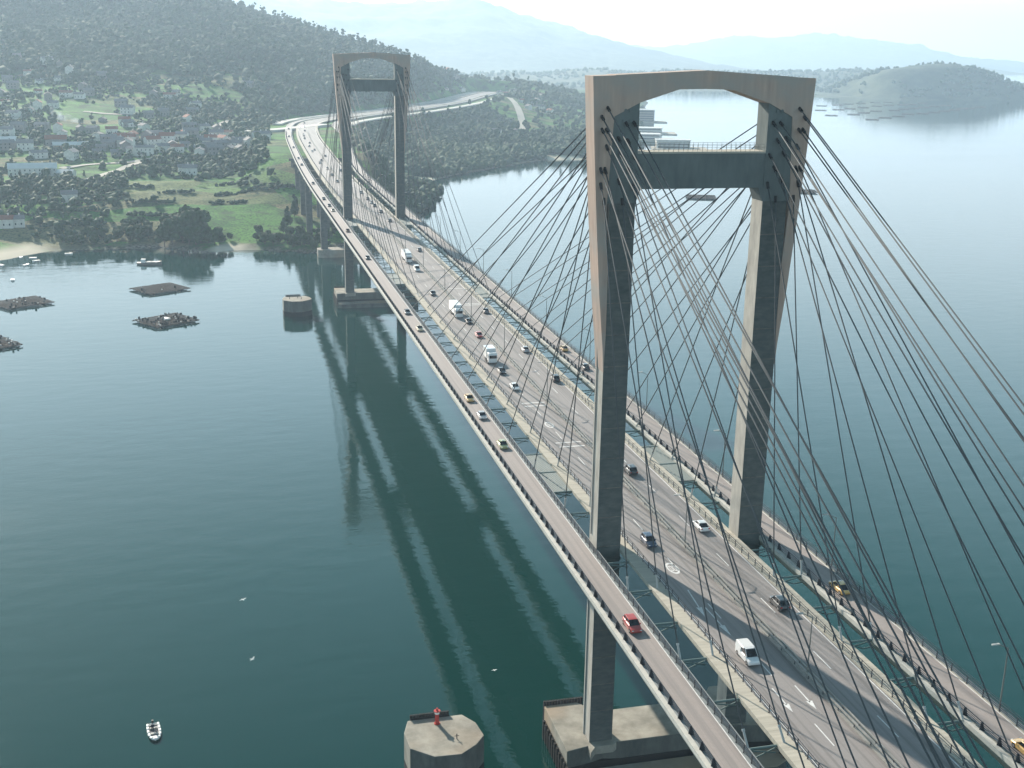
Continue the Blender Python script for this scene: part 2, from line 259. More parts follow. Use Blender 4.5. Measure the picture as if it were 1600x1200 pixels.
def vnoise(x, y, s, seed=0):
    g = np.random.default_rng(seed).random((256,256)); X = x/s; Y = y/s
    xi = np.floor(X).astype(int); yi = np.floor(Y).astype(int); fx = X-xi; fy = Y-yi; fx = fx*fx*(3-2*fx); fy = fy*fy*(3-2*fy)
    a = g[xi%256, yi%256]; b = g[(xi+1)%256, yi%256]; c = g[xi%256, (yi+1)%256]; d = g[(xi+1)%256, (yi+1)%256]
    return (a*(1-fx)+b*fx)*(1-fy)+(c*(1-fx)+d*fx)*fy
def fbm(x, y, s, seed=0): return sum(vnoise(x, y, s/2**k, seed+k)/2**k for k in range(4))/1.875-.5
GX = np.arange(-720, 1500, 7.); GY = np.arange(470, 3000, 7.)
XX, YY = np.meshgrid(GX, GY, indexing='ij')
sdist = np.concatenate([coast_sd(XX[i:i+20], YY[i:i+20]) for i in range(0, len(GX), 20)])
sdist = sdist+fbm(XX, YY, 45, 3)*9*(np.abs(sdist) < 200)
ZZ = rbf(XX, YY)
hill = np.clip((ZZ-50)/80, 0, 1)
ZZ = ZZ+fbm(XX, YY, 240, 5)*44*hill+fbm(XX, YY, 60, 9)*(3+10*hill)
ter = 2.6                                    # terraces of the lower fields
lowf = np.clip(1-(ZZ-22)/40, 0, 1)
tz = np.floor(ZZ/ter)*ter+ter*np.clip(((ZZ/ter)%1-.55)/.3, 0, 1); ZZ = ZZ*(1-.8*lowf)+tz*.8*lowf
ZZ = np.where(sdist > 0, np.minimum(np.maximum(ZZ, np.minimum(.25+sdist*.16, 6)), .25+sdist*.62), np.maximum(-.35+sdist*.25, -9))
rd = np.concatenate([road_dist(XX[i:i+20], YY[i:i+20]) for i in range(0, len(GX), 20)])
def sstep(a, b, x): t = np.clip((x-a)/(b-a), 0, 1); return t*t*(3-2*t)
bl = sstep(95, 38, rd)*sstep(640, 800, YY)*(sdist > 5); cap = np.where(ZZ > 41.3, 1, bl)
ZZ = np.where(sdist > 0, ZZ*(1-cap*sstep(75, 36, rd)*(YY > 600))+40.4*cap*sstep(75, 36, rd)*(YY > 600), ZZ)
def TZ(x, y):
    i = min(max((x-GX[0])/7, 0), len(GX)-1.001); j = min(max((y-GY[0])/7, 0), len(GY)-1.001); a = int(i); b = int(j); u = i-a; v = j-b
    return ZZ[a,b]*(1-u)*(1-v)+ZZ[a+1,b]*u*(1-v)+ZZ[a,b+1]*(1-u)*v+ZZ[a+1,b+1]*u*v
def TZa(x, y):
    i = np.clip((x-GX[0])/7, 0, len(GX)-1.001); j = np.clip((y-GY[0])/7, 0, len(GY)-1.001); a = i.astype(int); b = j.astype(int); u = i-a; v = j-b
    return ZZ[a,b]*(1-u)*(1-v)+ZZ[a+1,b]*u*(1-v)+ZZ[a,b+1]*(1-u)*v+ZZ[a+1,b+1]*u*v
def gi(arr, x, y): return arr[np.clip(((x-GX[0])/7).astype(int), 0, len(GX)-1), np.clip(((y-GY[0])/7).astype(int), 0, len(GY)-1)]
def grid_mesh(name, X, Y, Z, m, keep=None):
    nx, ny = X.shape; me = bpy.data.meshes.new(name); v = np.stack([X, Y, Z], -1).reshape(-1, 3)
    idx = np.arange(nx*ny).reshape(nx, ny); f = np.stack([idx[:-1,:-1], idx[1:,:-1], idx[1:,1:], idx[:-1,1:]], -1).reshape(-1, 4)
    if keep is not None: f = f[keep[:-1,:-1].reshape(-1)]
    raw_mesh(me, v, f); me.materials.append(m); me.polygons.foreach_set('use_smooth', np.ones(len(f), bool)); me.update(); return me
def raw_mesh(me, v, f):
    k = f.shape[1]; me.vertices.add(len(v)); me.vertices.foreach_set('co', v.astype(np.float32).ravel())
    me.loops.add(f.size); me.loops.foreach_set('vertex_index', f.astype(np.int32).ravel()); me.polygons.add(len(f))
    me.polygons.foreach_set('loop_start', np.arange(0, f.size, k, dtype=np.int32)); me.update(calc_edges=True)
# forest density
fz = fbm(XX, YY, 130, 21)
left = XX < 30
forest = np.where(left, sstep(80, 98, ZZ+fz*34)*sstep(1080, 1200, YY+XX*.0), 0)
forest = np.maximum(forest, np.where(~left, sstep(620, 700, YY), 0)*np.where(YY > 1560, sstep(-10, 60, -(XX-380)+(YY-1560)*.0)*.9+.22, 1))
forest = np.maximum(forest, sstep(-70, 30, XX)*sstep(640, 760, YY)*.9)
forest = np.where((XX > 330) & (YY > 1600), .30+.5*(fz > .05), forest)
forest = np.where((XX > 270) & (YY > 1430) & (XX > 330-(YY-1600)*.2), .10+.45*(fz > .07), forest)
forest *= (sdist > 4)*np.where(YY > 1080, sstep(46, 60, rd), np.where(XX > 0, sstep(34, 42, rd), sstep(36, 48, rd)))
bch = np.exp(-((XX+215)**2+(YY-560)**2)/55**2)+np.exp(-((XX+68)**2+(YY-568)**2)/16**2)+np.exp(-((XX-125)**2+(YY-930)**2)/38**2)+np.exp(-((XX-320)**2+(YY-1160)**2)/24**2)
beach = sstep(.35, .6, bch)*sstep(26, 8, sdist)
forest = np.where(beach > .1, 0, forest)
tm = bpy.data.materials.new('field_ground'); tm.use_nodes = True; t = tm.node_tree; b = t.nodes["Principled BSDF"]; b.inputs['Roughness'].default_value = .95; b.inputs['Specular IOR Level'].default_value = .1
def N(k, **kw):
    n = t.nodes.new(k)
    for a, v in kw.items(): setattr(n, a, v)
    return n
def mixc(fac, a, b_):
    m = N("ShaderNodeMix", data_type='RGBA')
    for s_, v in ((0, fac), (6, a), (7, b_)):
        if isinstance(v, tuple): m.inputs[s_].default_value = (*v, 1)
        elif isinstance(v, float): m.inputs[s_].default_value = v
        else: t.links.new(v, m.inputs[s_])
    return m.outputs[2]
def ramp(src, a, b_):
    c = N("ShaderNodeValToRGB"); c.color_ramp.elements[0].position = a; c.color_ramp.elements[1].position = b_; t.links.new(src, c.inputs[0]); return c.outputs[0]
tc = N("ShaderNodeTexCoord"); mp = N("ShaderNodeMapping"); mp.inputs['Scale'].default_value = (.016,.030,.01); mp.inputs['Rotation'].default_value = (0,0,.25); t.links.new(tc.outputs['Object'], mp.inputs[0])
vo = N("ShaderNodeTexVoronoi"); vo.inputs['Scale'].default_value = 1.; t.links.new(mp.outputs[0], vo.inputs[0])
sp = N("ShaderNodeSeparateColor"); t.links.new(vo.outputs['Color'], sp.inputs[0])
n1 = N("ShaderNodeTexNoise"); n1.inputs['Scale'].default_value = .06; n1.inputs['Detail'].default_value = 8; t.links.new(tc.outputs['Object'], n1.inputs[0])
n2 = N("ShaderNodeTexNoise"); n2.inputs['Scale'].default_value = .6; n2.inputs['Detail'].default_value = 4; t.links.new(tc.outputs['Object'], n2.inputs[0])
g = mixc(ramp(sp.outputs[0], .3, .6), (.045,.17,.026), (.09,.25,.04))
g = mixc(ramp(sp.outputs[1], .62, .78), g, (.19,.175,.085))
g = mixc(ramp(n1.outputs[0], .48, .64), g, (.035,.085,.025))
g = mixc(ramp(n2.outputs[0], .45, .7), g, (.03,.06,.022))
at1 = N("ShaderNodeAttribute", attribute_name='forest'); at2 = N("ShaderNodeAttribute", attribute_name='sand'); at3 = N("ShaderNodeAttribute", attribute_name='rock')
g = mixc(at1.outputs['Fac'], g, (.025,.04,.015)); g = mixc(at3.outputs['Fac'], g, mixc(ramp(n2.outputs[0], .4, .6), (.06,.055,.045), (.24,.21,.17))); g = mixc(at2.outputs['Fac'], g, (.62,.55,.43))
t.links.new(g, b.inputs['Base Color'])
me = grid_mesh('land', XX, YY, ZZ, tm, keep=(sdist > -60))
rock = np.where(beach > .3, 0, sstep(7, 1, sdist))
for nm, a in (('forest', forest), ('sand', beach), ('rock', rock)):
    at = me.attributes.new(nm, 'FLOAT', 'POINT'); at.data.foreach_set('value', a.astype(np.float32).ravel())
land = bpy.data.objects.new('land', me); C.objects.link(land); land['kind'] = 'structure'
# distant ridges: real hills with their own depth
hm = mat('far_hill_ground', (.10,.12,.07), .95, n=(.018,.04,.018), scale=.018, amt=.14, n2=(.03,.05,.025))
def ridge(name, pts, Y0, front, back, seed, rough=26):
    pts = np.array(pts, float); x0, x1 = pts[0,0]-250, pts[-1,0]+250
    X, Y = np.meshgrid(np.arange(x0, x1, 20.*max(1,Y0/5000)), np.arange(Y0-front, Y0+back, 25.*max(1,Y0/5000)), indexing='ij')
    cr = np.interp(X, pts[:,0], pts[:,1]); cr *= sstep(x0, pts[0,0]+1, X)*sstep(x1, pts[-1,0]-1, X)
    k = np.where(Y < Y0, sstep(Y0-front, Y0, Y)**.9, sstep(Y0+back, Y0, Y))
    nz = fbm(X, Y, 420, seed)*rough*2+fbm(X, Y, 90, seed+9)*rough*.7
    Z = cr*k+nz*k*np.clip(cr/90, 0, 1)*np.where(np.abs(Y-Y0) < 120, .35, 1)-4*(1-k)-1
    o = bpy.data.objects.new(name, grid_mesh(name, X, Y, Z, hm)); C.objects.link(o); o['kind'] = 'structure'
ridge('mountain', RIDGE_A, 8200, 2400, 1500, 31, 85); ridge('mountain', RIDGE_B, 11500, 2500, 1500, 32, 90); ridge('hills', RIDGE_C, 4300, 1000, 900, 33, 20)
ridge('headland', RIDGE_D, 3050, 210, 420, 34, 16); ridge('hills', RIDGE_E, 8000, 800, 600, 35, 16)
# water
wm = bpy.data.materials.new('estuary_water'); wm.use_nodes = True; t = wm.node_tree; b = t.nodes["Principled BSDF"]
b.inputs['Base Color'].default_value = (.0,.033,.028,1); b.inputs['Roughness'].default_value = .025; b.inputs['IOR'].default_value = 1.45; b.inputs['Specular Tint'].default_value = (.82,.98,1,1); b.inputs['Specular IOR Level'].default_value = .5
tc = N("ShaderNodeTexCoord")
def wn_(sc, st, det):
    mp = N("ShaderNodeMapping"); mp.inputs['Scale'].default_value = st; mp.inputs['Rotation'].default_value = (0,0,R(-14)); t.links.new(tc.outputs['Object'], mp.inputs[0])
    n = N("ShaderNodeTexNoise"); n.inputs['Scale'].default_value = sc; n.inputs['Detail'].default_value = det; t.links.new(mp.outputs[0], n.inputs[0]); return n.outputs[0]
b1 = N("ShaderNodeBump"); b1.inputs['Distance'].default_value = 1.; b1.inputs['Strength'].default_value = .075; t.links.new(wn_(.16, (.5,1,1), 3), b1.inputs['Height'])
b2 = N("ShaderNodeBump"); b2.inputs['Distance'].default_value = 1.; b2.inputs['Strength'].default_value = .018; t.links.new(wn_(1.1, (.5,1,1), 3), b2.inputs['Height']); t.links.new(b1.outputs[0], b2.inputs['Normal'])
t.links.new(b2.outputs[0], b.inputs['Normal'])
rg_ = ramp(wn_(.012, (.35,1,1), 4), .42, .62); mrr = N('ShaderNodeMapRange'); t.links.new(rg_, mrr.inputs[0]); mrr.inputs[3].default_value = .015; mrr.inputs[4].default_value = .07; t.links.new(mrr.outputs[0], b.inputs['Roughness'])
m_ = MB(); m_.quadface([(-9000,-3000,0),(13500,-3000,0),(13500,15000,0),(-9000,15000,0)]); o = m_.build('water', wm); o['kind'] = 'structure'
m_ = MB(); m_.quadface([(-9000,-3000,-9),(13500,-3000,-9),(13500,15000,-9),(-9000,15000,-9)]); o = m_.build('seabed', MT['rock']); o['kind'] = 'structure'

# ---------------- bridge: decks ----------------
mb = MB(); sweep(mb, RC, [(-8.55,ZD-.02),(-10.8,ZD-.02),(-10.8,ZD-.55),(-7.2,ZD-2.4),(7.2,ZD-2.4),(10.8,ZD-.55),(10.8,ZD-.02),(8.55,ZD-.02),(8.55,ZD-.14),(-8.55,ZD-.14)])
deck = empty('main_deck', (0,0,0), label='wide central motorway deck running between the legs of both towers', cat='bridge deck')
mb.build('girder', MT['fascia'], deck)
mb = MB(); sweep(mb, RC, [(-8.54,ZD-.138),(-8.54,ZD-.01),(8.54,ZD-.01),(8.54,ZD-.138)]); mb.build('carriageway', MT['asph'], deck)
for s in (-1, 1):
    mb = MB(); e = sorted((s*8.7, s*10.82)); sweep(mb, RC, [(e[0],ZD-.018),(e[0],ZD+.14),(e[1],ZD+.14),(e[1],ZD-.5),(e[1]-.02*s if s>0 else e[1],ZD-.52)][:4] if s > 0 else [(e[1],ZD-.018),(e[1],ZD+.14),(e[0],ZD+.14),(e[0],ZD-.5)]); mb.build('walkway', MT['walk'], deck)
mb = MB()
for s in (-8.25, 8.25): sweep(mb, RC, [(s-.09,ZD-.009),(s-.09,ZD+.004),(s+.09,ZD+.004),(s+.09,ZD-.009)])
for s in (-4.15, 4.6):
    y = -250
    while y < 620: mb.box(s-.08, s+.08, y, y+5, ZD-.009, ZD+.004); y += 17
for y in (50.6, 53.3, 80.4, 82.9, 193.6, 195.6, 221.5): 
    if y < 100: mb.box(-6.2, -.6, y, y+.5, ZD-.009, ZD+.004)
    else: mb.box(2.4, 8., y, y+.5, ZD-.009, ZD+.004)
def arrow(x, y, L=6., sl=0., both=False):   # painted arrow pointing toward -Y
    z = ZD+.004; pt = lambda a, b_: (x+a+sl*b_, y-b_, z)
    mb.quadface([pt(-.1,0),pt(.1,0),pt(.1,L*.7),pt(-.1,L*.7)]); mb.quadface([pt(-.45,L*.66),pt(.45,L*.66),pt(0,L)])
arrow(-5.4, -19, 9, -.1); arrow(-5.1, -25, 9.3, 0.02); arrow(-5.6, -49, 6, 0); arrow(-2.3, -49, 6, 0)
for q in range(20):                           # worn speed roundel painted as an oval with strokes
    for cxx, cyy in ((-4.8,-11),(-4.2,66)):
        a0, a1 = q*math.pi/10, (q+1)*math.pi/10
        f = lambda a, r_: (cxx+math.cos(a)*r_*.95, cyy+math.sin(a)*r_*2.2, ZD+.004)
        mb.quadface([f(a0,1),f(a1,1),f(a1,.72),f(a0,.72)])
for cxx, cyy in ((-4.8,-11),(-4.2,66)):
    for sx in (-.28,.28):
        for a, b_ in ((-1,-.7),(.7,1)): mb.box(cxx+sx-.22, cxx+sx+.22, cyy+a, cyy+a+.25, ZD-.009, ZD+.004)
        for dx in (-.2,.14): mb.box(cxx+sx+dx, cxx+sx+dx+.1, cyy-1, cyy+.9, ZD-.009, ZD+.005)
mb.build('road_markings', MT['paint'], deck)
for s, nm, PT in ((-1, 'left', LC), (1, 'right', RCt)):
    dk = empty('side_deck', label=f'narrow single-lane deck hung outside the {nm} legs of the towers', cat='bridge deck')
    sec = [(-3.25,ZD+.02),(-3.25,ZD-.5),(-2.4,ZD-2.0),(2.4,ZD-2.0),(3.25,ZD-.5),(3.25,ZD+.02)]
    mb = MB(); sweep(mb, PT, sec); mb.build('girder', MT['steeldeck'] if s < 0 else MT['fascia'], dk)
    a, b_ = (-2.1, 2.05) if s < 0 else (-2.1, 2.35)
    mb = MB(); sweep(mb, PT, [(a,ZD+.018),(a,ZD+.05),(b_,ZD+.05),(b_,ZD+.018)]); mb.build('carriageway', MT['asph2'], dk)
    mb = MB(); sweep(mb, PT, [(b_-.16,ZD+.048),(b_-.16,ZD+.062),(b_-.02,ZD+.062),(b_-.02,ZD+.048)])
    if s > 0: sweep(mb, PT, [(a+.02,ZD+.048),(a+.02,ZD+.062),(a+.14,ZD+.062),(a+.14,ZD+.048)])
    mb.build('edge_line', MT['paint'], dk)
    for q in (-1, 1):
        e = sorted((q*3.28, q*2.62)); mb = MB(); sweep(mb, PT, [(e[0],ZD-.45),(e[0],ZD+.22),(e[1],ZD+.22),(e[1],ZD-.3)] if q < 0 else [(e[1],ZD-.45),(e[1],ZD+.22),(e[0],ZD+.22),(e[0],ZD-.3)])
        mb.build('coping', MT['coping'] if q*s < 0 and s > 0 or q < 0 and s < 0 else MT['steeldeck'], dk)
# ---------------- railings ----------------
def railing(name, label, path, off, z, h, spacing, rails, post_mesh, m, y0=-200, y1=1000, cat='railing', near=100):
    root = empty(name, label=label, cat=cat); P = offs(path, off) if off else path
    mb = MB()
    for hz, r_ in rails:
        pp = [p for p in P if y0 <= p.y <= y1]
        for a, b_ in zip(pp, pp[1:]): mb.beam((a.x,a.y,z+hz), (b_.x,b_.y,z+hz), r_, r_)
    mb.build('rail', m, root)
    pts = []; acc = 0
    for a, b_ in zip(P, P[1:]):
        L = (b_-a).length
        while acc < L:
            q = a+(b_-a)*acc/L
            if y0 <= q.y <= y1: pts.append((q, math.atan2(-(b_-a).x, (b_-a).y)))
            acc += spacing
        acc -= L
    vis = [p for p in pts if p[0].y > -72]; rest = [p for p in pts if p[0].y <= -72]; rest += vis[near:]; vis = vis[:near]
    for q, a in vis:
        o = part('post', post_mesh, root, (q.x, q.y, z)); o.rotation_euler = (0,0,a)
    if rest:
        V = np.array([v.co for v in post_mesh.vertices]); F = [tuple(p.vertices) for p in post_mesh.polygons]; mb = MB()
        for q, a in rest:
            c_, s_ = math.cos(a), math.sin(a); mb.add([(q.x+v[0]*c_-v[1]*s_, q.y+v[0]*s_+v[1]*c_, z+v[2]) for v in V], F)
        tag(mb.build('post', m, root), kind='stuff')
    return root
def postmesh(kind, m):
    mb = MB()
    if kind == 'fin':   # wedge-shaped steel post leaning outwards
        mb.prism([(-.38,0),(.42,0),(.22,1.25),(-.02,1.25)], -.05, .05, 'y'); mb.box(-.4,.45,-.16,.16,0,.06)
        mb.prism([(-.14,0),(.14,0),(.05,1.2),(-.05,1.2)], .0, .12, 'x')
    elif kind == 'finm':
        mb.prism([(.38,0),(-.42,0),(-.22,1.25),(.02,1.25)], -.05, .05, 'y'); mb.box(-.45,.4,-.16,.16,0,.06); mb.prism([(-.14,0),(.14,0),(.05,1.2),(-.05,1.2)], -.12, 0, 'x')
    elif kind == 'thin': mb.box(-.05,.05,-.05,.05,0,1.15); mb.box(-.09,.09,-.09,.09,0,.04)
    elif kind == 'low': mb.box(-.05,.05,-.06,.06,0,.6)
    return mb.mesh('post', m)
finL = postmesh('fin', MT['rail']); finR = postmesh('finm', MT['rail']); thin = postmesh('thin', MT['rail']); low = postmesh('low', MT['rail'])
RL = [(1.15,.09),(.85,.05),(.6,.05),(.35,.05)]
railing('railing', 'dark steel railing on the outermost edge of the left side deck', LC, -2.35, ZD+.03, 1.2, 3.5, RL, finR, MT['rail'])
railing('railing', 'dark steel railing on the gap side of the left side deck', LC, 2.35, ZD+.03, 1.2, 2.2, RL, thin, MT['rail'])
railing('railing', 'dark steel railing on the gap side of the right side deck', RCt, -2.4, ZD+.03, 1.2, 3.5, RL, finR, MT['rail'])
railing('railing', 'dark steel railing on the outermost edge of the right side deck', RCt, 2.6, ZD+.03, 1.2, 3.5, RL+[(1.5,.05)], thin, MT['rail'])
railing('railing', 'thin railing along the left edge of the central carriageway', RC, -8.75, ZD+.13, 1.1, 2.6, [(1.1,.06),(.7,.04),(.4,.04)], thin, MT['rail'])
railing('railing', 'thin railing along the right edge of the central carriageway', RC, 8.75, ZD+.13, 1.1, 2.6, [(1.1,.06),(.7,.04),(.4,.04)], thin, MT['rail'])
mbm = MB()
sweep(mbm, RC, [(-.05,ZD-.009),(-.05,ZD+.12),(1.05,ZD+.12),(1.05,ZD-.009)]); cm = mbm.build('median_kerb', MT['barrier']); tag(cm, 'pale raised kerb dividing the two central carriageways', 'kerb')
railing('guardrail', 'left metal guardrail of the median between the carriageways', RC, .18, ZD+.115, .8, 4, [(.62,.2)], low, MT['barrier'], cat='guardrail')
railing('guardrail', 'right metal guardrail of the median between the carriageways', RC, .85, ZD+.115, .8, 4, [(.62,.2)], low, MT['barrier'], cat='guardrail')
# ---------------- struts and platforms ----------------
SY = [200.5+10.9*n for n in range(-36, 32)]; SY = [y for y in SY if abs(y) > 4.6 and abs(y-401) > 4.6]
mb = MB(); mb.tube((-.3,0,-.22), (4.2,0,-.22), .17, n=10); mb.tube((.05,0,-1.15),(3.95,0,-.35),.1,n=8); mb.tube((.0,0,-.45),(2.6,0,-1.5),.09,n=8); mb.tube((2.6,0,-1.5),(4.4,0,-1.35),.1,n=8)
mb.box(-.4,-.05,-.28,.28,-.5,.02); smesh = mb.mesh('deck_strut', MT['strut'])
for s in (-1, 1):
    for y in SY:
        o = bpy.data.objects.new('deck_strut', smesh); C.objects.link(o); o.location = (s*10.85, y, ZD-.03); o.scale = (s, 1, 1)
        sn = 'left' if s < 0 else 'right'; q = [v for v in SY if (v < 0) == (y < 0) and (v > 401) == (y > 401)]; q = q[::-1] if y < 0 else q
        tag(o, f"tubular brace number {q.index(y)+1} in the {sn} gap, counted {'toward the camera from the near' if y < 0 else 'away beyond the near' if y < 401 else 'away beyond the far'} tower", 'brace', f"braces in the {sn} gap")
def platform(s, y0, y1, label):
    r_ = empty('maintenance_platform', label=label, cat='platform'); x = sorted((s*10.9, s*14.6))
    mb = MB(); mb.box(x[0], x[1], y0, y1, ZD-.32, ZD-.24); mb.build('grating', MT['grating'], r_)
    mb = MB()
    for k in range(12): xx = x[0]+.15+k*(x[1]-x[0]-.3)/11; mb.box(xx-.03, xx+.03, y0+.1, y1-.1, ZD-.238, ZD-.15)
    for y in (y0, y1-.25): mb.box(x[0], x[1], y, y+.25, ZD-.6, ZD-.322)
    mb.build('bearer', MT['strut'], r_)
for a in ((-1,26.3,48.5,'pale grating platform in the left gap just beyond the near tower'),(1,27.2,48.7,'pale grating platform in the right gap just beyond the near tower'),(-1,234,254,'pale grating platform in the left gap near mid-span'),(1,206,226,'pale grating platform in the right gap near mid-span'),
          (-1,377,397,'pale grating platform in the left gap just before the far tower'),(1,377,397,'pale grating platform in the right gap just before the far tower')): platform(*a)
def shade_fronts(o):      # darker concrete on faces turned from the sun: shade put into the colour
    o.data.materials.append(MT['shadeconc'])
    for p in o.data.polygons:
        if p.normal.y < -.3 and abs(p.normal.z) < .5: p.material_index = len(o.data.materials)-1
# ---------------- towers ----------------
def tower(Y, label):
    T = empty('bridge_tower', (0,Y,0), label=label, cat='bridge tower')
    for s in (-1, 1):
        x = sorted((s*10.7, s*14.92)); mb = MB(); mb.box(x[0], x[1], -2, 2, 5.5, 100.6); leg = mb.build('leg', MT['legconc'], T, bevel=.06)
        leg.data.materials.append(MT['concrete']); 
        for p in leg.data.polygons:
            if abs(p.normal.x) > .9: p.material_index = 1  # light sides, dark fronts: sun and shade put into the leg colours
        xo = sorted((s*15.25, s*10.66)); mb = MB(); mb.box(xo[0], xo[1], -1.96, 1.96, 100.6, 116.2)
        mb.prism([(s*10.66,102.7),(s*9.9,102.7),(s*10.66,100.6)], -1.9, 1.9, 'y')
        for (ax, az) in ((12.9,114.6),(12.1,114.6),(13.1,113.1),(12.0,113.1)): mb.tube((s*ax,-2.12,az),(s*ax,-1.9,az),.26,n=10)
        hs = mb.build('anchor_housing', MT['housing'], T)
        for p in hs.data.polygons:
            pass
        # recessed joint near deck, service pipe on the outer face
        mb = MB(); mb.tube((s*15.02,.9,6),(s*15.02,.9,41.5),.1); mb.tube((s*15.5,.5,98),(s*15.02,.9,74),.09); mb.tube((s*15.02,.9,74),(s*15.02,.9,44.5),.09); mb.build('drain_pipe', MT['steeldeck'], T)
        mb = MB(); mb.box(*sorted((s*10.6, s*15.05)), -2.12, 2.12, 40.6, 41.05); mb.build('bearing_collar', MT['legconc'], T)
        mb = MB()
        for zz in np.arange(12, 99, 5.2): mb.box(x[0]+.02, x[1]-.02, -2.03, -2.0, zz, zz+.12)
        mb.build('form_joint', MT['rock'], T)
    mb = MB()
    strips = [((-18.25,119.6),(-14.9,119.78),(-14.6,113.7),(-17.55,109)), ]
    top = lambda x: 120.6-abs(x)*(1/18.25)
    bot = lambda x: np.interp(abs(x), [0,4.4,10.7,14.7], [117.85,117.75,115.75,113.7])
    xs = [-14.7,-12.7,-10.7,-7.5,-4.4,-2.2,0,2.2,4.4,7.5,10.7,12.7,14.7]
    mb.loft([[(x,-2.1,bot(x)),(x,2.1,bot(x)),(x,2.1,top(x)),(x,-2.1,top(x))] for x in xs])
    mb.build('portal_beam', MT['portal'], T)
    for s in (-1, 1):
        mb = MB()
        def xo(z): return float(np.interp(z, [73.6,77,86.5,100,110,119.6], [14.95,15.15,16.1,17.1,17.75,18.25]))
        def xi(z): return float(np.interp(z, [73.6,80,90,100,113.7,119.8], [14.9,14.75,14.8,15.4,14.7,14.7]))
        mb.loft([[(s*xi(z),-2.1,z+(0 if z<119 else .13)),(s*xi(z),2.1,z+(0 if z<119 else .13)),(s*xo(z),2.1,z),(s*xo(z),-2.1,z)] for z in (73.6,77,80,86.5,90,95,100,105,110,113.7,119.6)])
        mb.build('anchor_fin', MT['portal'], T)
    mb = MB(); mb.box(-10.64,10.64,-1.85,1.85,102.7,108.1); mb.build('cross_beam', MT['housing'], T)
    mb = MB(); mb.box(-10.62,10.62,-2.0,2.0,108.1,108.4); mb.build('beam_coping', MT['walk'], T)
    mb = MB()
    for x in np.arange(-10.4,10.5,.8):
        for y in (-1.85,1.85): mb.tube((x,y,108.4),(x,y,109.5),.03,n=5)
    for z in (109.0,109.5):
        for y in (-1.85,1.85): mb.tube((-10.6,y,z),(10.6,y,z),.025,n=5)
    mb.build('handrail', MT['railpale'], T)
    # footing
    P = empty('tower_footing', (0,Y,0), label=f'chamfered concrete footing in the water under the {"near" if Y<100 else "far"} tower', cat='bridge footing')
    mb = MB(); mb.prism([(-19.5,-3.9),(-14.4,-2.9),(-12.6,-2.3),(-9.4,-2.9),(9.4,-2.9),(12.6,-2.3),(14.4,-2.9),(19.5,-3.9),(19.5,11.2),(13.2,11.2),(10.5,7.4),(-10.5,7.4),(-13.2,11.2),(-19.5,11.2)], -4, 6)
    shade_fronts(mb.build('upper_block', MT['plinth'], P, bevel=.12))
    mb = MB(); mb.prism([(-19.8,-9.2),(-17.5,-10.5),(17.5,-10.5),(19.8,-9.2),(19.8,-4.0),(-19.8,-4.0)], -4, 2); shade_fronts(mb.build('lower_block', MT['plinth'], P, bevel=.12))
    mb = MB(); mb.prism([(-19.58,-3.98),(-14.4,-2.98),(14.4,-2.98),(19.58,-3.98),(19.58,11.28),(13.1,11.28),(10.4,7.48),(-10.4,7.48),(-13.1,11.28),(-19.58,11.28)], -4.1, 2.6); mb.build('tide_mark', MT['timber'], P)
    mb = MB(); mb.prism([(-15.6,-5.2),(-14.3,-3.6),(-11,-3.6),(-10.2,-3.0),(-10,-2.32),(-15.4,-2.32)], 4.5, 6.01); mb.build('cutwater', MT['plinth'], P)
    mb = MB()
    for y in np.arange(-8.5,10.5,1.5): mb.box(-20.1,-19.62,y,y+.55,-3,3.8)
    mb.box(-20.0,-19.6,-8.5,10.5,2.4,2.7); mb.build('timber_fender', MT['timber'], P); mb = MB()
    for y in np.arange(-8.5,10.5,1.5): mb.box(19.62,20.1,y,y+.55,-3,3.8)
    mb.box(19.6,20.0,-8.5,10.5,2.4,2.7); mb.build('timber_fender', MT['timber'], P); mb = MB()
    for x in np.arange(-19.5,-12.2,.55): mb.box(x,x+.42,11.5,12.0,-3,6.6)
    for z in (1.5,5): mb.box(-19.6,-12.4,11.3,11.5,z,z+.4)
    mb.build('timber_fender', MT['timber'], P)
    return T
tower(0, 'near concrete H-shaped cable tower with brown portal, filling the right half')
tower(401, 'far concrete H-shaped cable tower with brown portal, near the shore')
# ---------------- stay cables ----------------
CABR = .1
ORD = 'first second third fourth fifth sixth seventh eighth ninth tenth'.split()
def cable(top, low_, grp, lab):
    top = Vector(top); low_ = Vector(low_); d = (top-low_).normalized(); L = (top-low_).length; mid = []
    pts = [low_, top]
    mb = MB()
    for a, b_ in zip(pts, pts[1:]): mb.tube(a, b_, CABR, n=8)
    o = mb.build('stay_cable', MT['cable'], smooth=True); tag(o, lab, 'stay cable', grp)
    mb = MB(); mb.tube(low_-d*.4, low_+d*1.7, .17, .14, n=10); mb.tube(low_+d*1.7, low_+d*2.0, .2, n=10); mb.build('anchor_sleeve', MT['sleeve'], o, smooth=False)
    mb = MB(); mb.tube(top-d*.9, top+d*.2, .24, n=10); mb.build('anchor_collar', MT['black'], o)
YN = [17.5+21.8*k for k in range(9)]
ZA = [101.3,103.6,105.9,105.9,109.3,109.3,111.8,111.8,113.7]; XA = [15.9,16.5,15.9,16.6,15.8,16.6,15.9,16.7,15.8]
ZB = [101.2,103.4,104.2,105.9,107.9,108.2,110.2,110.5,112.8,112.8]; XB = [12.9,11.3,13.6,12.2,11.3,13.6,12.4,13.9,11.5,12.8]
SA = [17.5,39.3,61.1,82.9,104.7,138.5,141.5,145.5,149]; ZSA = [101.3,103.6,105.9,105.9,109.3,111.8,111.8,113.7,115]
SB = [17.5,39.3,61.1,82.9,100,110,121,127.5,133.5,139]
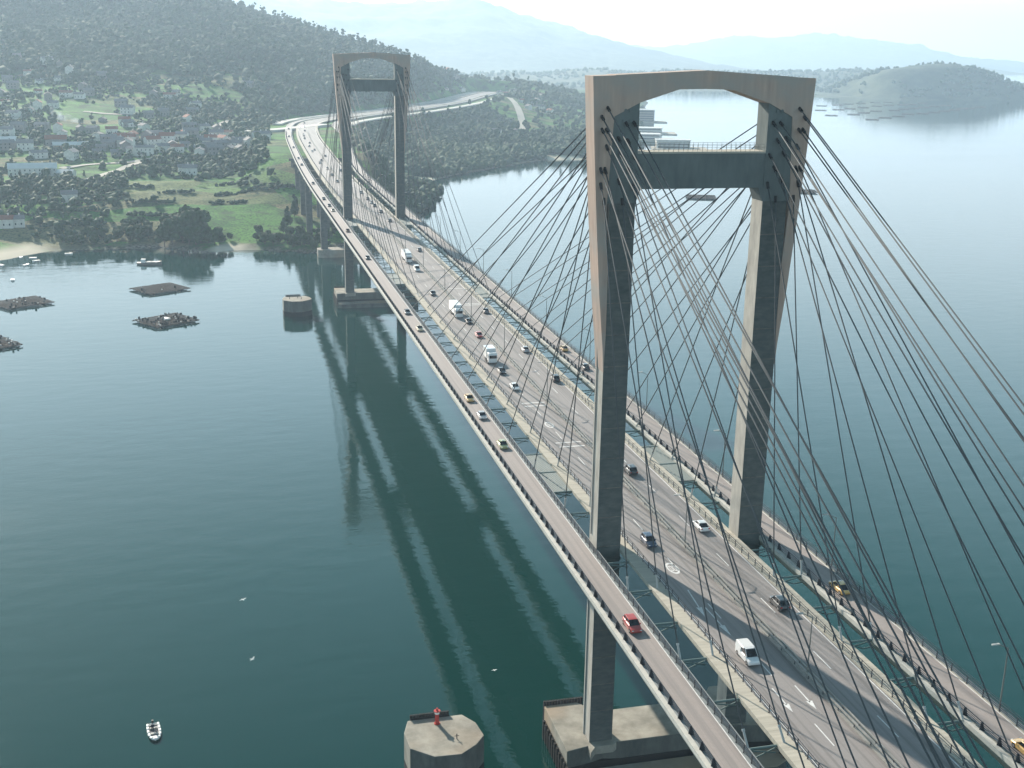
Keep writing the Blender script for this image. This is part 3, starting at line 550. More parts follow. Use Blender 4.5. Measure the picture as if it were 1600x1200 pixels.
for Y, tn, far_dir in ((0,'near',1),(401,'far',-1)):
    for s, sn in ((-1,'left'),(1,'right')):
        for dirn, dn in ((far_dir,'main span'),(-far_dir,'side span')):
            la = list(zip(YN,ZA,XA)) if dirn == far_dir else list(zip(SA,ZSA,XA))
            lb = list(zip(YN+[201-10],ZB,XB)) if dirn == far_dir else list(zip(SB,ZB,XB))
            if dirn == far_dir: lb = lb[:9]
            for dy, z, x in la: cable((s*x, Y+dirn*2.15, z), (s*14.75, Y+dirn*dy, ZD+.3), f'cables of the {tn} tower fin to the {sn} side deck, {dn}', f'{ORD[la.index((dy,z,x))]} cable out from the {tn} tower, {sn} fin to {sn} side deck, {dn}')
            for dy, z, x in lb: cable((s*x, Y+dirn*2.05, z), (s*9.9, Y+dirn*dy, ZD+.2), f'cables of the {tn} tower {sn} leg to the central deck, {dn}', f'{ORD[lb.index((dy,z,x))]} cable out from the {tn} tower, {sn} leg to the central deck, {dn}')
# ---------------- viaduct piers, dolphins ----------------
def pier(y, w_, cols, label):
    r_ = empty('viaduct_pier', (0,y,0), label=label, cat='bridge pier'); zb = max(TZ(0,y)-3, -3)
    for x in cols: mb = MB(); mb.box(x-2.0, x+2.0, -w_, w_, zb, 38.59); mb.build('column', MT['legconc'], r_, bevel=.05)
    mb = MB(); mb.box(-20.5,20.5,-w_-.15,w_+.15,38.6,ZD-2.0); mb.build('crossbeam', MT['legconc'], r_)
    if y < 560: mb = MB(); mb.prism([(-17,-4),(-14.5,-5.4),(14.5,-5.4),(17,-4),(17,4),(14.5,5.4),(-14.5,5.4),(-17,4)], -4, 4.6); mb.build('footing', MT['plinth'], r_, bevel=.1)
pier(541, 1.6, (-12.8,12.8), 'slender two-column bridge pier on a white footing at the shoreline')
for k, y in enumerate((600, 650, 700, 745)): pier(y, 1.1, (-17,-6,6,17), ['first','second','third','last'][k]+' broad viaduct pier on land behind the far tower')
octo = [(-45.4,9.3),(-35.5,9.3),(-33.6,6.2),(-33.0,1.9),(-34.9,-.6),(-38,-2.9),(-42.6,-2.7),(-46.3,.6),(-46.6,5.6)]
def dolphin(dy, label, lamp):
    r_ = empty('mooring_dolphin', (-40,dy+3.4,0), label=label, cat='mooring dolphin')
    mb = MB(); mb.prism([(x+40,y-3.4) for x,y in octo], -4, 7.5); shade_fronts(mb.build('body', MT['plinth'], r_, bevel=.12))
    mb = MB(); mb.prism([((x+40)*1.004,(y-3.4)*1.004) for x,y in octo], -4, 2.2); mb.build('tide_mark', MT['timber'], r_)
    mb = MB()
    for k in range(13): mb.box(-4.9+k*.55,-4.45+k*.55,6.1,6.5,-3,8.3)
    for z in (1,5,7.4): mb.box(-4.9,2.2,5.92,6.09,z,z+.35)
    mb.build('timber_fender', MT['timber'], r_)
    mb = MB(); mb.tube((2.1,-1.6,7.5),(2.1,-1.6,8.5),.09); mb.tube((1.7,-1.6,8.1),(2.5,-1.6,8.1),.05); mb.build('bollard', MT['rail'], r_)
dolphin(0, 'near angular concrete mooring dolphin with the red lamp on top', True)
dolphin(378, 'far dark concrete mooring dolphin beside the far tower', False)
lp = empty('beacon', (-40.4,7.3,7.5), label='small red navigation beacon on the near dolphin', cat='beacon')
mb = MB(); mb.tube((0,0,0),(0,0,.15),.55,n=14); mb.tube((0,0,.15),(0,0,2.0),.36,n=14); mb.build('column', MT['red'], lp)
mb = MB(); mb.tube((0,0,2.0),(0,0,2.5),.42,n=14); mb.build('band', MT['white'], lp)
mb = MB(); mb.tube((0,0,2.5),(0,0,2.62),.6,n=14); mb.tube((0,0,2.62),(0,0,3.1),.2,.16,n=10); mb.build('lantern', MT['red'], lp)
for k, (x, y) in enumerate(((-43.3,381),(-39.5,383))):
    mb = MB(); mb.tube((0,0,0),(0,0,1.6),.12); mb.tube((0,0,1.6),(0,0,2.1),.25,.1); o = mb.build('beacon', MT['rail']); o.location = (x,y,7.5); tag(o, ('left' if k==0 else 'right')+' of two thin dark posts on the far dolphin', 'beacon')
# ---------------- lamp posts ----------------
mb = MB(); mb.tube((0,0,0),(0,0,8.6),.11,.07); mb.tube((0,0,8.6),(1.5,0,9.3),.06); pm = mb.mesh('pole', MT['railpale'])
mb = MB(); mb.prism([(1.4,-.16),(2.5,-.12),(2.5,.12),(1.4,.16)],9.26,9.42,'z'); hm_ = mb.mesh('lamp_head', MT['sleeve'])
def lamp(x, y, rz, lab, grp):
    e = empty('street_lamp', (x,y,ZD+.1), rz, lab, 'street lamp', grp); part('pole', pm, e); part('lamp_head', hm_, e)
for k, y in enumerate(np.arange(-60, 560, 44.)):
    lamp(-20.95+41.9, y, math.pi, 'tall street lamp on the outer edge of the right side deck', 'lamps of the right side deck')
    lamp(.5, y+13, math.pi, 'tall street lamp standing in the median of the central deck', 'median lamps')
# ---------------- vehicles (front toward -Y at rotation 0) ----------------
COL = dict(red=(.42,.05,.04), white=(.75,.75,.74), black=(.018,.02,.024), grey=(.16,.17,.18), silver=(.42,.43,.44), yellow=(.62,.38,.12), lime=(.34,.36,.16), blue=(.03,.05,.10), dark=(.035,.038,.045), brown=(.16,.09,.06), cream=(.6,.5,.33))
def rr(w_, z0, z1, y, r=.12):   # rounded cross-section in XZ
    r = min(r, (z1-z0)*.4)
    return [(-w_,y,z0+r*.6),(-w_+r*.6,y,z0),(w_-r*.6,y,z0),(w_,y,z0+r*.6),(w_,y,z1-r),(w_-r,y,z1),(-w_+r,y,z1),(-w_,y,z1-r)]
wmb = MB(); wmb.tube((-.11,0,0),(.11,0,0),.33,n=16); WT = wmb.mesh('tyre', MT['black']); wmb = MB(); wmb.tube((-.118,0,0),(.118,0,0),.19,n=10); WR = wmb.mesh('rim', MT['hub'])
def car(style, col, x, y, rz, label, z=ZD+.06, cat='car', group=None, name=None):
    e = empty(name or {'car':'car','suv':'car','van':'van','taxi':'taxi'}[style], (x,y,z), rz, label, cat, group)
    pm_ = paint(COL[col], col); L, Wd, H = {'car':(4.3,.87,1.42),'taxi':(4.4,.88,1.45),'suv':(4.3,.9,1.62),'van':(4.6,.93,1.95)}[style]
    h = L/2
    if style == 'van': st = [(-h,.35,.62,.72),(-h+.12,.22,.86,.86),(-h+.9,.2,1.02,.93),(-h+1.3,.2,1.08,.93),(h-.1,.2,1.1,.93),(h,.3,1.0,.9)]
    else:
        hh = .86 if style == 'suv' else .74
        st = [(-h,.38,.58,.68),(-h+.12,.22,hh-.08,.8),(-h+.5,.18,hh,.86),(-h+1.15,.18,hh+.12,Wd),(h-.8,.18,hh+.16,Wd),(h-.15,.2,hh+.13,.82),(h,.35,.62,.72)]
    mb = MB(); mb.loft([rr(w_, z0, z1, yy) for yy, z0, z1, w_ in st]); mb.build('body', pm_, e, smooth=False, bevel=.03)
    base = st[3][2]-.02
    if style == 'van': g = [(-h+.95,base-.05,base-.03,.86),(-h+1.75,base-.05,H-.1,.8),(h-.05,base-.05,H-.08,.82)]
    else: g = [(-h+1.02,base-.06,base-.01,Wd-.1),(-h+1.75,base-.06,H-.08,Wd-.2),(h-1.25 if style != 'suv' else h-.65,base-.06,H-.07,Wd-.2),(h-.35 if style != 'suv' else h-.18,base-.06,base+.03,Wd-.14)]
    mb = MB(); mb.loft([rr(w_, z0, z1, yy, .08) for yy, z0, z1, w_ in g]); mb.build('window', MT['glass'], e)
    a, b_ = g[1][0]+.02, g[2][0]
    mb = MB(); mb.loft([rr(Wd-.26, H-.12, H-.03, a, .05), rr(Wd-.24, H-.12, H, a+.35, .05), rr(Wd-.24, H-.12, H-.01, b_-.3, .05), rr(Wd-.26, H-.12, H-.05, b_, .05)])
    for q in (-1, 1):
        for yy in ((a+.95, b_-.15) if style != 'van' else (a+.9,)): mb.prism([(q*(Wd-.07),base-.02),(q*(Wd-.16),base-.02),(q*(Wd-.29),H-.06),(q*(Wd-.2),H-.06)], yy, yy+.12, 'y')
        if style == 'van': mb.prism([(q*.95,base-.04),(q*.7,base-.04),(q*.66,H-.04),(q*.86,H-.04)], a+1.1, b_-.01, 'y')
        mb.beam((q*(Wd-.1),g[0][0],base),(q*(Wd-.22),a+.05,H-.06),.07,.07)
    if style == 'van': mb.loft([rr(.86,H-.2,H,a+.3,.12), rr(.88,H-.2,H+.02,0,.12), rr(.87,base,H,h-.04,.12)])
    mb.build('roof', pm_, e)
    for q in (-1, 1):
        for yy in (-h+.82, h-.78):
            wv = empty('wheel', (q*(Wd-.1), yy, .33)); wv.parent = e; part('tyre', WT, wv); part('rim', WR, wv)
        mb = MB(); mb.box(*sorted((q*.45, q*.74)), -h+.01, -h+.2, .55, .68); mb.build('headlight', MT['headlamp'], e)
        mb = MB(); mb.box(*sorted((q*.55, q*.78)), h-.14, h+.005, .66, .84); mb.build('tail_light', MT['tail'], e)
        mb = MB(); mb.box(*sorted((q*(Wd-.02), q*(Wd+.14))), g[0][0]+.3, g[0][0]+.42, base-.02, base+.14); mb.build('mirror', pm_, e)
    if style == 'taxi': mb = MB(); mb.box(-.22,.22,-.3,-.12,H-.01,H+.13); mb.build('roof_sign', MT['white'], e)
    return e
def truck(col, x, y, L, label, box='white', name='truck', dy=0):
    e = empty(name, (x,y,ZD+.02), 0, label, 'truck'); pm_ = paint(COL[col], col)
    mb = MB(); mb.loft([rr(1.05,.5,2.5,-L/2,.15),rr(1.18,.45,2.95,-L/2+.35,.18),rr(1.18,.45,3.1,-L/2+1.5,.18),rr(1.15,.5,3.0,-L/2+2.1,.15)]); mb.build('cab', pm_, e)
    mb = MB(); mb.box(-1.0,1.0,-L/2-.02,-L/2+.3,1.6,2.4); mb.box(-1.2,1.2,-L/2+.5,-L/2+1.3,1.6,2.35); mb.build('window', MT['glass'], e)
    mb = MB(); mb.box(-1.27,1.27,-L/2+2.35,L/2,1.1,3.75); mb.build('cargo_box', paint(COL[box], box), e, bevel=.06)
    mb = MB(); mb.box(-.5,.5,-L/2+.5,L/2-.2,.6,1.09); mb.build('chassis', MT['rail'], e)
    for q in (-1, 1):
        for yy in (-L/2+1.2, L/2-3.2, L/2-1.9):
            wv = empty('wheel', (q*1.05, yy, .5)); wv.parent = e; wv.scale = (1.3,1.5,1.5); part('tyre', WT, wv); part('rim', WR, wv)
        mb = MB(); mb.box(*sorted((q*.6,q*.95)), -L/2-.03, -L/2+.1, .75, .95); mb.build('headlight', MT['headlamp'], e)
    return e
P_ = math.pi
car('suv','red',-18.2,-29.2,0,'red hatchback on the left side deck beside the near tower base')
car('taxi','lime',-18.0,53.2,0,'olive and yellow taxi, nearest of three cars in a row on the left side deck')
car('car','silver',-17.9,74,0,'silver car between two yellow taxis on the left side deck')
car('taxi','yellow',-17.9,88,0,'yellow taxi leading three cars in a row on the left side deck', cat='taxi')
car('taxi','cream',-17.6,161.5,0,'cream yellow taxi alone on the left side deck, far from the near tower')
car('car','grey',-17.7,184.5,0,'small grey car just behind the cream taxi on the left side deck')
car('car','dark',-17.7,285,0,'dark car on the left side deck short of the far tower')
car('car','brown',-17.7,357,0,'brown car on the left side deck just before the far tower')
car('car','cream',-17.7,427,0,'pale car on the left side deck just past the far tower')
car('car','dark',-17.7,446,0,'dark car on the left side deck behind the pale car past the far tower')
truck('white',-3.0,279,12,'large white lorry far down the left carriageway near the far tower')
car('van','white',-2.6,257,0,'small white van just ahead of the large white lorry', name='van')
truck('white',-2.9,180,10.5,'white box lorry in the left carriageway at mid-span','white')
car('car','dark',-1.3,168.5,0,'dark car close beside the front of the white box lorry')
car('car','red',-2.0,150.5,0,'red car in the left carriageway at mid-span')
car('car','grey',7.0,182,P_,'grey car in the right carriageway level with the white box lorry')
car('car','dark',-4.6,212,0,'small dark car in the left carriageway beyond the white box lorry')
truck('white',-4.9,122.5,6.5,'short white delivery truck in the left carriageway')
car('car','dark',-4.7,110.5,0,'dark car right in front of the short white delivery truck')
car('car','white',-4.9,95.5,0,'small white car alone in the left carriageway before the painted bars')
car('car','silver',7.0,131.5,P_,'silver car in the right carriageway near mid-span')
car('suv','black',7.0,101,P_,'black car in the right carriageway seen left of the near tower leg')
car('suv','dark',3.4,33,P_,'dark car in the right carriageway just beyond the near tower leg')
car('suv','blue',-5.3,-1.0,0,'dark blue car in the left carriageway between the near tower legs')
car('car','white',6.1,3.5,P_,'white hatchback in the right carriageway between the near tower legs')
car('suv','black',6.1,-27.2,P_,'black car with grey roof in the right carriageway, closest dark car')
car('van','white',-5.5,-41.2,0,'white panel van in the left carriageway, the closest vehicle', cat='van')
car('taxi','yellow',17.9,-24.2,P_,'orange yellow taxi on the right side deck in the tower shadow', cat='taxi')
car('taxi','yellow',17.9,-69.5,P_,'yellow taxi cut off by the right edge of the picture', cat='taxi')
car('car','dark',17.9,110.5,P_,'dark car on the right side deck at mid-span, front one of a pair')
car('car','yellow',17.9,130.5,P_,'yellow car on the right side deck behind the dark one at mid-span')
far0 = car('car','dark',-17.6,550,0,'tiny dark car far off on the curving left side deck', group='tiny far cars on the left side deck')
for q in far0.children:
    pass
def on_path(PT, x, y, o, grp, lab, src, rz0=0):
    P = [p for p in PT]; k = min(range(len(P)), key=lambda i: (P[i].x-x)**2+(P[i].y-y)**2); k = min(max(k,1),len(P)-2); d = P[k+1]-P[k-1]
    copy_tree(src, None, (x, y, ZD+.06), math.atan2(-d.x, d.y)+rz0, lab, grp)
srcm = car('car','grey',0,-600,0,'x'); srcw = car('car','white',0,-620,0,'x')
for k, (x, y) in enumerate(CARS_FAR_L):
    p = min(LC, key=lambda q: abs(q.y-y)); 
    if abs(y-550) < 5: far0.location = (p.x, y, ZD+.06); continue
    on_path(LC, p.x, y, 0, 'tiny far cars on the left side deck', 'tiny dark car far off on the curving left side deck', far0)
for k, (x, y) in enumerate(CARS_FAR_M):
    p = min(RC, key=lambda q: abs(q.y-y)); ox = 5.6 if x-p.x > 1.2 else (2.6 if x-p.x > 0 else -4.6); wh = k % 4 == 1
    on_path(RC, p.x+ox, y, 0, ('tiny far pale' if wh else 'tiny far grey')+' cars on the main deck', 'tiny pale car beyond the far tower on the main deck' if wh else 'tiny grey car beyond the far tower on the main deck', srcw if wh else srcm, P_ if ox > 0 else 0)
for y in (560, 598, 640, 700, 735, 790, 860, 1010, 1070):
    p = min(RC, key=lambda q: abs(q.y-y)); on_path(RC, p.x-2.4 if y % 3 else p.x+3, y, 0, 'tiny far grey cars on the main deck', 'tiny grey car beyond the far tower on the main deck', srcm, 0 if y % 3 else P_)
def kill(o):
    for ch in list(o.children): kill(ch)
    bpy.data.objects.remove(o)
kill(srcm); kill(srcw)
# ---------------- mussel rafts and boats ----------------
def raft(x, y, rz, w_, l_, label, hut, clutter):
    e = empty('mussel_raft', (x,y,0), rz, label, 'raft'); g_ = random.Random(int(x*7+y))
    mb = MB()
    for k in range(7): xx = -w_/2+w_*k/6; mb.beam((xx,-l_/2-g_.uniform(0,1),.75),(xx,l_/2+g_.uniform(0,1),.75),.45,.4)
    mb.build('main_beam', MT['raftwood'], e)
    mb = MB()
    n = int(l_/.62)
    for k in range(n): yy = -l_/2+l_*k/(n-1); mb.beam((-w_/2-g_.uniform(0,1.2),yy,1.03+g_.uniform(-.05,.05)),(w_/2+g_.uniform(0,1.2),yy+g_.uniform(-.15,.15),1.03),.16,.16)
    mb.build('lattice', MT['raftwood'], e)
    for a in (-.32,.32):
        for b_ in (-.32,.32): mb = MB(); mb.tube((a*w_-2.2,b_*l_,.1),(a*w_+2.2,b_*l_,.1),.75,n=12); mb.build('float', MT['rail'], e)
    if hut: mb = MB(); mb.box(-2.0,1.6,-1.2,1.2,1.12,1.9); mb.build('tarpaulin', MT['roofw'], e)
    if clutter:
        mb = MB()
        for k in range(clutter):
            a, b_ = g_.uniform(-w_/2,w_/2), g_.uniform(-l_/2,l_/2); s_ = g_.uniform(.3,.9); mb.prism([(a,b_),(a+s_,b_+.1),(a+s_*.9,b_+s_),(a-.1,b_+s_*.8)], 1.12, 1.12+g_.uniform(.3,1.3))
        mb.build('rope_bundles', MT['timber'], e)
        mb = MB()
        for k in range(clutter//4): a, b_ = g_.uniform(-w_/2,w_/2), g_.uniform(-l_/2,l_/2); mb.tube((a,b_,1.1),(a,b_,1.6),.35,n=8)
        mb.build('drum', MT['sleeve'], e)
    return e
RZ = R(-57)
raft(RAFTS[0][0],RAFTS[0][1],RZ,19,23,'flat timber mussel raft at the left edge of the water, level with the tree reflection',False,20)
raft(RAFTS[1][0],RAFTS[1][1],RZ,19,23,'bare brown mussel raft nearest the tree reflection, clear deck',False,4)
raft(RAFTS[2][0],RAFTS[2][1],RZ,19,22,'cluttered mussel raft with dark bundles and a white tarpaulin on it',True,60)
raft(RAFTS[3][0]-4,RAFTS[3][1],RZ,19,22,'cluttered mussel raft cut off by the left edge of the picture',True,60)
raft(RAFTS[4][0],RAFTS[4][1],R(-20),24,26,'dark mussel raft seen under the cross beam of the near tower',False,8)
raft(RAFTS[5][0],RAFTS[5][1],R(-20),22,24,'mussel raft on bright water just right of the near tower',False,8)
mb = MB()
for k in range(6): mb.beam((-11+4.4*k,-13,.8),(-11+4.4*k,13,.8),.7,.5)
for k in range(18): mb.beam((-11.5,-12+1.4*k,1.2),(11.5,-12+1.4*k,1.2),.5,.3)
for a in (-6,6):
    for b_ in (-7,7): mb.tube((a-2.5,b_,.1),(a+2.5,b_,.1),1.0,n=8)
frm = mb.mesh('mussel_raft', MT['raftwood'])
for x, y in FAR_RAFTS:
    o = bpy.data.objects.new('mussel_raft', frm); C.objects.link(o); o.location = (x,y,0); o.rotation_euler = (0,0,R(-30)); o.scale = (1.1,1.1,.8)
    tag(o, 'tiny mussel raft in the far rows on the bright water before the headland', 'raft', 'far rows of mussel rafts')
def hull(mb, L, w_, h, bow=.5):
    rings = []
    for t_, ww in ((0,.86),(.25,1),(.55,.97),(.78,.72),(.92,.38),(1,.05)):
        y = L/2-L*t_; W_ = w_*ww; zb = .0+.25*t_**3; rings.append([(-W_,y,h+bow*t_**3),(-W_*.72,y,zb-.15),(W_*.72,y,zb-.15),(W_,y,h+bow*t_**3)])
    mb.loft(rings)
def smallboat(x, y, rz, label, group, L=4.5, w_=.9):
    e = empty('moored_boat', (x,y,0), rz, label, 'boat', group)
    mb = MB(); hull(mb, L, w_, .55, .25); mb.build('hull', MT['white'], e); mb = MB(); mb.box(-w_*.7,w_*.7,-L*.1,L*.4,.5,.6); mb.build('cockpit', MT['steeldeck'], e)
    return e
for k, (x, y) in enumerate(MOORED[:7]): smallboat(x, y, k*1.3, 'small white boat moored off the left beach', 'white boats moored off the left beach')
fb = empty('work_boat', (*FISH_BOAT,0), R(80), 'long grey work boat with a white wheelhouse lying off the wooded shore', 'boat')
mb = MB(); hull(mb, 14, 2.2, 1.1, 1.0); mb.build('hull', MT['railpale'], fb); mb = MB(); mb.box(-1.1,1.1,2.2,4.8,1,3.1); mb.build('wheelhouse', MT['white'], fb, bevel=.1)
mb = MB(); mb.box(-1.15,1.15,2.15,2.3,2.1,2.7); mb.box(-1.15,1.15,4.75,4.86,2.1,2.7); mb.build('window', MT['glass'], fb); mb = MB(); mb.tube((0,-1,1),(0,-1,4.5),.1); mb.tube((0,-1,4.2),(0,-4.5,3),.07); mb.build('derrick', MT['rail'], fb)
mb = MB(); mb.box(-1.6,1.6,-4.5,1.4,1.05,1.6); mb.build('deck_load', MT['sleeve'], fb)
# near motor boat with two people
BZ = R(8); nb = empty('motor_boat', (-90.1,27.2,0), BZ, 'small open white motor boat with two people aboard, lower left', 'boat')
def tubehull(mb):      # broad-bowed open boat with raised rounded sides, bow toward -Y
    pts = [(-.95,2.6),(-1.02,1.6),(-1.05,.4),(-1.0,-.8),(-.8,-1.9),(-.45,-2.6),(0,-2.85),(.45,-2.6),(.8,-1.9),(1.0,-.8),(1.05,.4),(1.02,1.6),(.95,2.6)]
    for a, b_ in zip(pts, pts[1:]): mb.tube((*a,.42),(*b_,.42),.22,n=8)
    mb.tube((-.95,2.55,.42),(.95,2.55,.42),.14,n=8)
mb = MB(); tubehull(mb); mb.build('gunwale', MT['white'], nb, smooth=True)
mb = MB(); mb.prism([(-.95,2.55),(-1.0,.4),(-.95,-.8),(-.7,-2),(0,-2.7),(.7,-2),(.95,-.8),(1.0,.4),(.95,2.55)],-.15,.22); mb.build('hull', MT['white'], nb)
mb = MB(); mb.prism([(-.75,2.4),(-.8,.4),(-.75,-.8),(-.5,-1.7),(.5,-1.7),(.75,-.8),(.8,.4),(.75,2.4)],.22,.26); mb.build('floor', MT['greycloth'], nb)
mb = MB(); mb.box(-.7,.7,.9,1.25,.26,.55); mb.box(-.7,.7,-.9,-.5,.26,.5); mb.build('bench', MT['sleeve'], nb)
mb = MB(); mb.prism([(-.55,-1.75),(.55,-1.75),(.15,-2.5),(-.15,-2.5)],.26,.52); mb.build('bow_locker', MT['white'], nb)
mb = MB(); mb.box(-.18,.18,2.75,3.15,.35,1.0); mb.tube((0,2.95,-.4),(0,2.95,.4),.08); mb.build('outboard_motor', MT['black'], nb)
def person(loc, rz, label, top, bottom):
    # seated figure grown with a skin modifier: pelvis, spine, neck, head, arms to knees, bent legs
    V = [((0,0,0),.13),((0,-.02,.25),.14),((0,-.03,.48),.15),((0,-.03,.6),.065),((0,-.05,.68),.085),((0,-.05,.8),.095),((0,-.04,.88),.06),
         ((.19,-.02,.5),.065),((.26,-.1,.26),.05),((.2,-.34,.16),.038),((.18,-.42,.15),.035),((-.19,-.02,.5),.065),((-.26,-.1,.26),.05),((-.2,-.34,.16),.038),((-.18,-.42,.15),.035),
         ((.1,-.08,0),.1),((.13,-.45,.06),.075),((.13,-.5,-.32),.05),((.13,-.62,-.36),.04),((-.1,-.08,0),.1),((-.13,-.45,.06),.075),((-.13,-.5,-.32),.05),((-.13,-.62,-.36),.04)]
    E_ = [(0,1),(1,2),(2,3),(3,4),(4,5),(5,6),(2,7),(7,8),(8,9),(9,10),(2,11),(11,12),(12,13),(13,14),(0,15),(15,16),(16,17),(17,18),(0,19),(19,20),(20,21),(21,22)]
    me = bpy.data.meshes.new('person'); me.from_pydata([v for v, r_ in V], E_, []); o = bpy.data.objects.new('person', me); C.objects.link(o)
    sk = o.modifiers.new('skin','SKIN'); sl = me.skin_vertices[0].data if me.skin_vertices else None
    if sl is None:
        bpy.context.view_layer.update()
        import bmesh
        bm = bmesh.new(); bm.from_mesh(me); bm.verts.layers.skin.verify(); bm.to_mesh(me); bm.free(); sl = me.skin_vertices[0].data
    for k, (v, r_) in enumerate(V): sl[k].radius = (r_, r_)
    sl[0].use_root = True
    ss = o.modifiers.new('sub','SUBSURF'); ss.levels = 1; ss.render_levels = 1
    bpy.context.view_layer.update(); dg = bpy.context.evaluated_depsgraph_get(); ev = bpy.data.meshes.new_from_object(o.evaluated_get(dg))
    o.modifiers.clear(); o.data = ev; ev.materials.clear()
    for m in (MT['skin'], top, bottom): ev.materials.append(m)
    for p in ev.polygons:
        c_ = p.center; p.use_smooth = True
        p.material_index = 0 if (c_.z > .6 or (c_.y < -.36 and c_.z > .1)) else (1 if c_.z > .08 and c_.y > -.36 else 2)
    o.location = loc; o.rotation_euler = (0,0,rz); tag(o, label, 'person')
    mb = MB(); mb.loft([[(math.cos(a)*r_, -.04+math.sin(a)*r_, z) for a in [k*math.pi/5 for k in range(10)]] for z, r_ in ((.79,.105),(.86,.11),(.91,.085),(.935,.03))])
    mb.build('hair', MT['black'], o, smooth=True)
cB, sB = math.cos(BZ), math.sin(BZ)
def inb(x, y): return (-90.1+x*cB-y*sB, 27.2+x*sB+y*cB)
person((*inb(-.2,1.05),.66), BZ, 'person in dark clothes seated in the stern of the white motor boat', MT['navy'], MT['black'])
person((*inb(.3,-.72),.62), BZ+2.9, 'person in grey clothes seated forward in the white motor boat', MT['greycloth'], MT['navy'])
# gulls
def gull(x, y, z, rz, label, s_=1.):
    e = empty('gull', (x,y,z), rz, label, 'bird'); e.scale = (s_,)*3
    mb = MB(); mb.loft([[(math.cos(a)*r_, yy, math.sin(a)*r_*.85) for a in [k*math.pi/4 for k in range(8)]] for yy, r_ in ((-.36,.015),(-.27,.05),(-.2,.055),(-.1,.09),(.08,.085),(.22,.04),(.34,.01))]); mb.prism([(-.03,.25),(.03,.25),(.1,.42),(-.1,.42)],-.01,.012)
    mb.build('body', MT['feather'], e, smooth=True)
    for q in (-1, 1):
        mb = MB(); mb.loft([[(q*x_, y_, z_),(q*x_, y_+c_*.3, z_+.015),(q*x_, y_+c_, z_),(q*x_, y_+c_*.4, z_-.008)] for x_, y_, z_, c_ in ((.04,-.12,.02,.24),(.3,-.2,.16,.2),(.48,-.14,.17,.15),(.74,.02,.08,.04))]); mb.build('wing', MT['feather'], e)
gull(-72.8,38.4,20,.6,'white gull gliding low over the water, upper of the pair',1.1); gull(-71.8,14.6,20,1.1,'white gull gliding low over the water, lower of the pair',1.1)
gull(-24.4,31,3,.2,'tiny white gull close to the water beside the near dolphin',.9)
# ---------------- houses ----------------
def house(x, y, rz, w_, l_, h, roofk, wallk, label, grp, base=None, wins=False):
    z = (TZ(x, y) if base is None else base)-.6; e = empty('house', (x,y,z), rz, label, 'house', grp)
    mb = MB(); mb.box(-l_/2,l_/2,-w_/2,w_/2,0,h+.6); mb.prism([(-w_/2,h+.6),(w_/2,h+.6),(0,h+.55+w_*.27)],-l_/2+.02,l_/2-.02,'x'); mb.build('wall', MT[wallk], e)
    mb = MB(); ph = w_*.28
    for q in (-1,1): mb.add([(-l_/2-.4,q*(w_/2+.4),h+.48),(l_/2+.4,q*(w_/2+.4),h+.48),(l_/2+.4,0,h+.6+ph),(-l_/2-.4,0,h+.6+ph),(-l_/2-.4,q*(w_/2+.4),h+.3),(l_/2+.4,q*(w_/2+.4),h+.3),(l_/2+.4,0,h+.42+ph),(-l_/2-.4,0,h+.42+ph)],[(0,1,2,3),(4,7,6,5),(0,4,5,1),(1,5,6,2),(2,6,7,3),(3,7,4,0)])
    mb.build('roof', MT[roofk], e)
    for k in range(int(l_//3.4)):
        for fl in range(max(1,int(h//2.8))): xx = -l_/2+1.6+k*3.4; mb = MB(); mb.box(xx-.4,xx+.4,-w_/2-.05,-w_/2,1.8+fl*2.6,2.9+fl*2.6); mb.build('window', MT['window'], e)
    mb = MB(); mb.box(l_*.2,l_*.2+.7,-.5,.2,h,h+w_*.28+1.6); mb.build('chimney', MT[wallk], e)
    return e
protos = {}
hg = random.Random(5)
styles = {'w':('roofg','wall'),'o':('roof','wall'),'g':('roofg','wallg'),'p':('roofw','wallo')}
names = {'w':'white-walled village house with a grey roof on the left slope','o':'white-walled village house with a red clay roof on the left slope','g':'grey stone village house on the left slope'}
for k_ in ('w','o','g'):
    for v_ in range(3):
        e = house(0,-500,0,[6.5,7.5,8][v_],[8,10.5,13][v_],[3,5,5.6][v_],*styles[k_],'x','x',base=0); protos[k_,v_] = e
def put(x, y, k_, lab, grp):
    e = copy_tree(protos[k_, hg.choice([0,1,1,2,2])], None, (x, y, TZ(x,y)-.8), hg.uniform(-.35,.5)+(1.57 if hg.random() < .3 else 0), lab, grp); e.scale = (1,1,hg.uniform(.9,1.25))
house_xy = []
for x, y, k_ in HOUSES:
    if k_ == 'p': continue
    if coast_sd(np.array([x*1.]), np.array([y*1.]))[0] < 6: continue
    zone = 'high up below the forest' if y > 1090 else 'midway up' if y > 945 else 'near the foot of' ; lb = names[k_].replace('on the left slope', zone+('' if y > 1090 else ' the left slope')); put(x, y, k_, lb, lb.replace('house','houses',1)); house_xy.append((x,y))
for x, y, k_ in HOUSES_R:
    put(x, y, k_, {'w':'pale house by the motorway on the far right slope','o':'red-roofed house by the motorway on the far right slope','g':'stone house by the motorway on the far right slope'}[k_], 'houses on the far right slope '+k_); house_xy.append((x,y))
for k in range(46):                       # dense old core of the village below the chapel
    x = hg.uniform(-178,-62); y = 868+hg.uniform(0,92)+(x+120)*.12; k_ = hg.choice('gggwwo')
    if min((x-a)**2+(y-b_)**2 for a, b_ in house_xy) < 70: continue
    lb = names[k_].replace('on the left slope','in the dense village core'); put(x, y, k_, lb, lb.replace('house','houses',1)); house_xy.append((x,y))
for key, e in protos.items(): kill(e)
house(-193,897,.12,9,28,3.2,'roofw','wallo','long low building with a pale pink roof in the middle of the village',None)
house(-208,777,.1,12,34,6,'roofw','wall','long white warehouse with a bright roof at the left edge',None)
